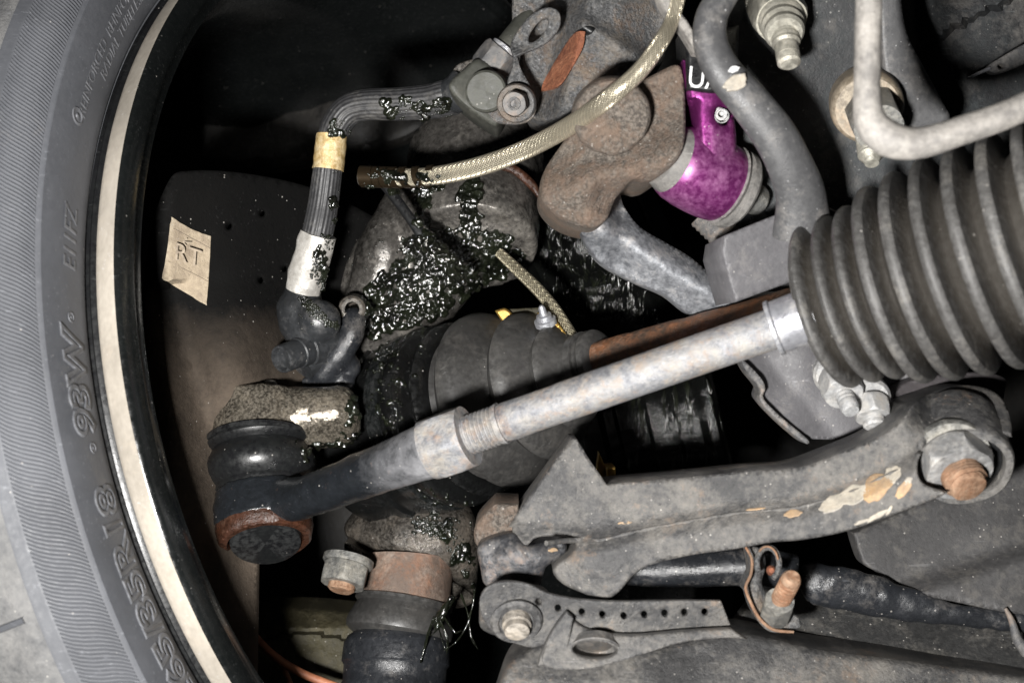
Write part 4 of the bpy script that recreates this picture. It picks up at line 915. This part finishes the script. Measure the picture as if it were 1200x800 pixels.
# big casting at the bottom
def dF(x, y):
    return .512+.00045*np.clip(y-748-(x-800)*.05, -40, 60)*-.5+.00003*(x-800)+.0015*lump(x, y, 70, 4)
ba = relief('lower_beam', [(578, 830, 1), (596, 780), (618, 762), (640, 752), (690, 768), (760, 758), (830, 745), (870, 742), (905, 748), (960, 760), (1080, 776), (1260, 800, 1), (1260, 860, 1), (578, 860, 1)], dF, .03, M['control'], rnd=8, step=7, rough=.0006, rs=30)
tag(ba, 'broad grey beam along the bottom edge under the perforated bracket', 'beam')

# ================================================================== BOTTOM RIGHT
bc = thing('side_cover', 'dull dark cover sheet with a long seam at bottom right', 'cover', 1020, 740, .54)
relief('upper_sheet', [(690, 735, 1), (862, 728, 1), (890, 690, 1), (1000, 700), (1240, 735, 1), (1260, 800, 1), (960, 760), (877, 742, 1), (780, 740)], lambda x, y: .556-.0003*(y-720)+.0006*lump(x, y, 60, 5), .008, M['bottom'], bc, rnd=2, step=6)
tube('seam', [(872, 741, .535, 1.5), (905, 748, .534, 1.7), (960, 760, .533, 1.7), (1040, 772, .533, 1.6), (1130, 784, .533, 1.6), (1230, 796, .533, 1.6)], M['bottom'], bc, segs=8, rough=.0005, rs=500)
rp = relief('splash_panel', [(1000, 624, 1), (1050, 602), (1109, 574), (1160, 545), (1195, 510), (1270, 490, 1), (1270, 726, 1), (1185, 718), (1120, 705), (1078, 696), (1050, 684), (1024, 668), (1012, 660), (1004, 640)],
            lambda x, y: .548-.00035*np.clip(y-(690-.32*(x-1060)), -10, 12)-.0001*(y-600)+.0008*lump(x, y, 50, 2), .012, M['plpanel'], rnd=4, step=6)
tag(rp, 'smooth grey plastic splash panel at the right edge below the bellows', 'panel')
rb = thing('rear_tube', 'black tube in a scorched sleeve running under the grey panel, bottom right', 'tube', 960, 690, .54)
tube('plain_tube', [(735, 668, .545, 17), (770, 668, .543, 19), (820, 666, .54, 21), (885, 664, .538, 22.5), (930, 672, .538, 22)], M['blackpaint'], rb, segs=36, rough=.0004, rs=180)
tube('wrinkled_sleeve', [(945, 684, .540, 21), (955, 684, .538, 24.5), (985, 689, .538, 25), (1020, 697, .538, 24), (1060, 707, .537, 20), (1100, 716, .536, 15), (1150, 724, .536, 12), (1200, 730, .536, 12)], M['blackpaint'], rb, segs=40, n=12, rough=.0008, rs=210, flat=.6)
tube('end_fitting', [(1178, 712, .53, 2), (1186, 728, .53, 4), (1192, 748, .53, 6), (1204, 764, .53, 8)], M['steel'], rb, segs=14)
cb = thing('tube_clamp', 'rusty-edged black saddle clamp with a threaded stud, bottom right', 'clamp', 900, 690, .51)
relief('saddle', [(875, 641, 1), (888, 641), (896, 650), (897, 666), (893, 682), (900, 698), (914, 710), (936, 722, 1), (938, 734), (916, 741), (896, 736), (882, 715), (876, 696), (871, 690), (875, 682), (880, 668)],
       lambda x, y: .514+.0002*np.clip(700-y, -40, 60)*.3-.003*np.exp(-((x-885)/8.)**2), .012, M['steel2'], cb, rnd=4, step=3)
tube('saddle_edge', [(874, 641, .510, 1.6), (881, 655, .508, 1.8), (880, 672, .507, 1.8), (874, 688, .507, 1.9), (880, 706, .507, 1.9), (890, 724, .507, 1.9), (906, 737, .507, 2), (930, 740, .507, 1.6)], M['rustbolt'], cb, segs=8)
ring_pts = [(900+13*math.cos(a), 660+19*math.sin(a), .508-.003*math.sin(a), 3.6) for a in np.linspace(2.6, 7.4, 12)]
tube('wire_loop', ring_pts, M['steel2'], cb, segs=12)
tube('loop_edge', [(p[0]-1, p[1]-1, p[2]-.0022, 1.3) for p in ring_pts[3:9]], M['rustbolt'], cb, segs=8)
lathe('loop_bead', (904, 668, .514), (904, 668, .506), [(0, 6), (.7, 6), (1, 3), (1, .01)], M['rust'], cb, segs=16)
hexnut('nut', (907, 722, .512), (914, 703, .503), 19, M['darknut'], cb, phase=.3)
lathe('stud', (913, 706, .505), (929, 675, .493), [(0, 12)]+threadprof(.02, .9, 12, 8, .2)+[(.96, 10.5), (1, 8.5), (1, .01)], M['rustbolt'], cb, segs=28)

# ================================================================== GREASE (laid on the finished surfaces)
bpy.context.view_layer.update()
DG = bpy.context.evaluated_depsgraph_get()
def cast_ray(x, y):
    dirn = P(x, y, 1.0).normalized()
    ok, loc, nor, idx, ob, _ = scene.ray_cast(DG, Vector((0, 0, 0)), dirn)
    return (loc, nor, ob) if ok else None
def root_name(ob):
    while ob.parent: ob = ob.parent
    return ob.name.split('.')[0]
ICO = None
def ico():
    global ICO
    if ICO is None:
        bm = bmesh.new(); bmesh.ops.create_icosphere(bm, subdivisions=2, radius=1)
        ICO = (np.array([tuple(v.co) for v in bm.verts]), [tuple(v.index for v in f.verts) for f in bm.faces]); bm.free()
    return ICO
def grease(name, label, polys, n, rmin, rmax, allow=None, remesh=None, sag=1.0, host=None, cat='grease', seed=0, mat=None, clump=14, thr=-.05, squash=.6, align=False):
    """droplets and clots of grease lying on whatever surface is found at the spot"""
    g = np.random.default_rng(seed+11); iv, ifc = ico(); V = []; Fc = []
    tot = sum(p[1] for p in polys) if isinstance(polys[0], tuple) else 1
    for poly, wgt in polys:
        poly = np.array(poly, float); mn, mx = poly.min(0), poly.max(0); k = 0; tries = 0
        N_ = int(n*wgt/tot)
        while k < N_ and tries < N_*12:
            tries += 1
            x, y = g.uniform(mn, mx); D, I = poly_dist(np.array([x]), np.array([y]), poly)
            if not I[0]: continue
            edge = min(D[0]/12., 1)
            if noise.noise(Vector((x/clump+seed, y/clump, seed*1.3))) < thr+.35*(1-edge)*1.0: continue
            h = cast_ray(x, y)
            if not h: continue
            loc, nor, ob = h
            if allow and root_name(ob) not in allow: continue
            r = (rmin+(rmax-rmin)*g.random()**2.2)*loc.y/F
            q = Vector(nor).to_track_quat('Z', 'Y').to_matrix(); sc = np.array([r*g.uniform(.8, 1.3), r*g.uniform(.8, 1.5)*sag, r*squash])
            R_ = np.array(q); b = len(V)
            an = g.uniform(-.12, .12) if align else g.uniform(0, math.pi)
            if align: sc[0] *= .35
            c_, s_ = math.cos(an), math.sin(an)
            pts = iv*sc; pts = np.stack([pts[:, 0]*c_-pts[:, 1]*s_, pts[:, 0]*s_+pts[:, 1]*c_, pts[:, 2]], 1)
            W = pts@R_.T+np.array(loc)
            V.extend(W.tolist()); Fc.extend([tuple(i+b for i in f) for f in ifc]); k += 1
    if not V: print('no grease', name); return
    if remesh:
        me = bpy.data.meshes.new('t'); me.from_pydata(V, [], Fc); me.update()
        o = bpy.data.objects.new('t', me); C.objects.link(o)
        m = o.modifiers.new('r', 'REMESH'); m.mode = 'VOXEL'; m.voxel_size = remesh
        sm = o.modifiers.new('s', 'SMOOTH'); sm.iterations = 1
        ev = o.evaluated_get(bpy.context.evaluated_depsgraph_get()); m2 = ev.to_mesh()
        V = [tuple(v.co) for v in m2.vertices]; NN = [tuple(v.normal) for v in m2.vertices]; Fc = [tuple(p.vertices) for p in m2.polygons]; ev.to_mesh_clear(); bpy.data.objects.remove(o)
        V = [tuple(np.array(v)+np.array(nn)*(.0019*nz(v, 330)+.0008*nz(v, 760, 7)+.0002*nz(v, 1500, 3))) for v, nn in zip(V, NN)]
    o = mk(name, V, Fc, mat or M['grease'], host, angle=0)
    if host is None: tag(o, label, cat)
    o['kind'] = 'stuff'
    return o
K = bpy.data.objects
def top(n): return K[n]
Z = lambda pts, wt=1: (pts, wt)
# first the clots, then fine droplets over them
grease('grease_clot', '', [Z([(470, 285), (500, 272), (560, 270), (600, 280), (618, 300), (600, 318), (570, 330), (540, 350), (500, 378), (440, 392), (432, 390), (428, 350), (440, 330), (460, 312)], 6),
                           Z([(540, 212), (562, 212), (560, 250), (564, 275), (540, 275), (536, 240)], 1.2), Z([(484, 215), (505, 215), (500, 262), (490, 262)], .5), Z([(470, 200), (520, 205), (515, 222), (460, 224)], .5)],
       3200, 2.0, 7, allow=('steering_knuckle', 'sensor_strap'), remesh=.00055, host=top('steering_knuckle'), seed=1, thr=-.34)
DG.update()
grease('grease_droplets', '', [Z([(405, 300), (470, 270), (560, 250), (625, 290), (600, 325), (560, 350), (500, 385), (435, 400), (430, 340)], 8)], 160, .8, 1.8, allow=('steering_knuckle', 'sensor_strap'), host=top('steering_knuckle'), seed=2, thr=-.3, mat=M['drop'], squash=.8)
grease('grease', '', [Z([(420, 196), (470, 198), (520, 205), (505, 220), (430, 222)], 1)], 420, 1.0, 3.6, allow=('braided_hose',), host=top('braided_hose'), seed=3, thr=-.05, remesh=.0005)
grease('grease', '', [Z([(382, 140), (408, 140), (412, 158), (388, 160)], 2), Z([(440, 118), (530, 112), (530, 142), (440, 142)], 4), Z([(388, 200), (402, 200), (400, 280), (386, 280)], 1), Z([(366, 275), (392, 278), (385, 345), (372, 350), (362, 330)], 5)],
       1100, 1.0, 3.8, allow=('brake_hose',), host=top('brake_hose'), seed=4, remesh=.0005, thr=-.05)
grease('grease', '', [Z([(350, 345), (385, 355), (400, 385), (380, 390), (350, 370)], 1)], 400, .8, 1.8, allow=('sensor_housing',), host=top('sensor_housing'), seed=5, mat=M['drop'])
grease('grease', '', [Z([(428, 400), (475, 384), (480, 560), (450, 560), (432, 480)], 5), Z([(488, 375), (506, 378), (496, 440), (484, 440)], 2), Z([(480, 560), (560, 575), (560, 600), (480, 590)], 1)], 800, .8, 2.0, allow=('axle_joint',), host=top('axle_joint'), seed=6, thr=.08, clump=6, remesh=.00055, squash=.5, sag=1.5)
grease('grease', '', [Z([(345, 515), (425, 500), (422, 525), (372, 545), (350, 540)], 3), Z([(395, 455), (428, 465), (428, 520), (405, 520)], 2)], 420, 1.0, 3.4, allow=('steering_arm_boss', 'dust_boot'), host=top('steering_arm_boss'), seed=7, remesh=.00055)
grease('grease', '', [Z([(440, 580), (550, 585), (558, 690), (535, 680), (520, 640), (460, 612)], 1)], 1000, 1.0, 3.6, allow=('lower_knuckle',), host=top('lower_knuckle'), seed=8, remesh=.00055, thr=.0)
for x0, sd_ in ((736, 41), (744, 42), (772, 43), (786, 44), (800, 45), (826, 46), (838, 47)):
    grease('grease_streak', '', [Z([(x0, 440), (x0+5, 440), (x0+13, 505), (x0+7, 505)], 1), Z([(x0, 535), (x0+5, 535), (x0+6, 560), (x0+1, 560)], .25)], 70, 1.0, 2.2, allow=('oily_brake_caliper',), host=top('oily_brake_caliper'), seed=sd_, clump=5, thr=-.2, sag=4.5, mat=M['drop'], align=True)
grease('grease_streak', '', [Z([(600, 255), (700, 260), (790, 400), (690, 410), (640, 330)], 3)], 520, 1.0, 2.4, allow=('oily_strut_base',), host=top('oily_strut_base'), seed=10, clump=7, thr=.02, sag=3.2, mat=M['drop'], align=True)
DG.update()
grease('droplets', '', [Z([(382, 140), (412, 140), (412, 160), (388, 162)], 2), Z([(440, 118), (530, 112), (530, 144), (440, 144)], 4), Z([(366, 275), (392, 278), (385, 350), (372, 352), (362, 330)], 6), Z([(390, 200), (404, 200), (400, 280), (388, 280)], 1)], 250, .8, 1.8, allow=('brake_hose',), host=top('brake_hose'), seed=14, mat=M['drop'], thr=-.05, squash=.8)
grease('droplets', '', [Z([(420, 196), (470, 198), (520, 205), (505, 222), (430, 224)], 1)], 90, .8, 1.8, allow=('braided_hose',), host=top('braided_hose'), seed=13, thr=-.1, mat=M['drop'], squash=.8)
grease('droplets', '', [Z([(470, 580), (550, 585), (560, 695), (535, 680), (520, 640), (460, 600)], 1)], 220, .8, 1.8, allow=('lower_knuckle',), host=top('lower_knuckle'), seed=18, thr=-.05, mat=M['drop'], squash=.8)
# strings of grease flung off the joint
gs = bpy.data.objects.new('grease_strands', None); C.objects.link(gs); gs.location = P(540, 720, .60); gs['_o'] = list(P(540, 720, .60))
tag(gs, 'thin glossy strands of grease hanging beside the rubber ball joint boot', 'grease')
gr = np.random.default_rng(5)
for pts in ([(556, 690), (553, 712), (546, 735), (534, 752), (520, 762)], [(520, 715), (506, 730), (499, 752), (493, 776)], [(512, 728), (517, 745), (521, 760)], [(515, 725), (524, 748), (523, 768)], [(512, 735), (508, 742), (498, 745)],
            [(540, 695), (548, 718), (552, 745), (560, 760)], [(520, 722), (533, 740), (541, 738)], [(509, 722), (504, 735), (503, 742)], [(527, 700), (522, 714), (512, 727), (514, 733)]):
    tube('strand', [(x, y, .590+gr.uniform(-.002, .002), gr.uniform(.8, 1.9) if i < len(pts)-1 else .8) for i, (x, y) in enumerate(pts)], M['grease'], gs, segs=8, n=6, rough=.0004, rs=500)
cast_pts = [('cap', [(512, 734, .590, 4), (516, 722, .592, 6), (522, 712, .592, 5), (530, 700, .594, 4)])]
cast('clot', cast_pts, M['grease'], gs, voxel=.0006, rough=.0005, rs=400)
for o in bpy.data.objects:
    if '_o' in o: del o['_o']
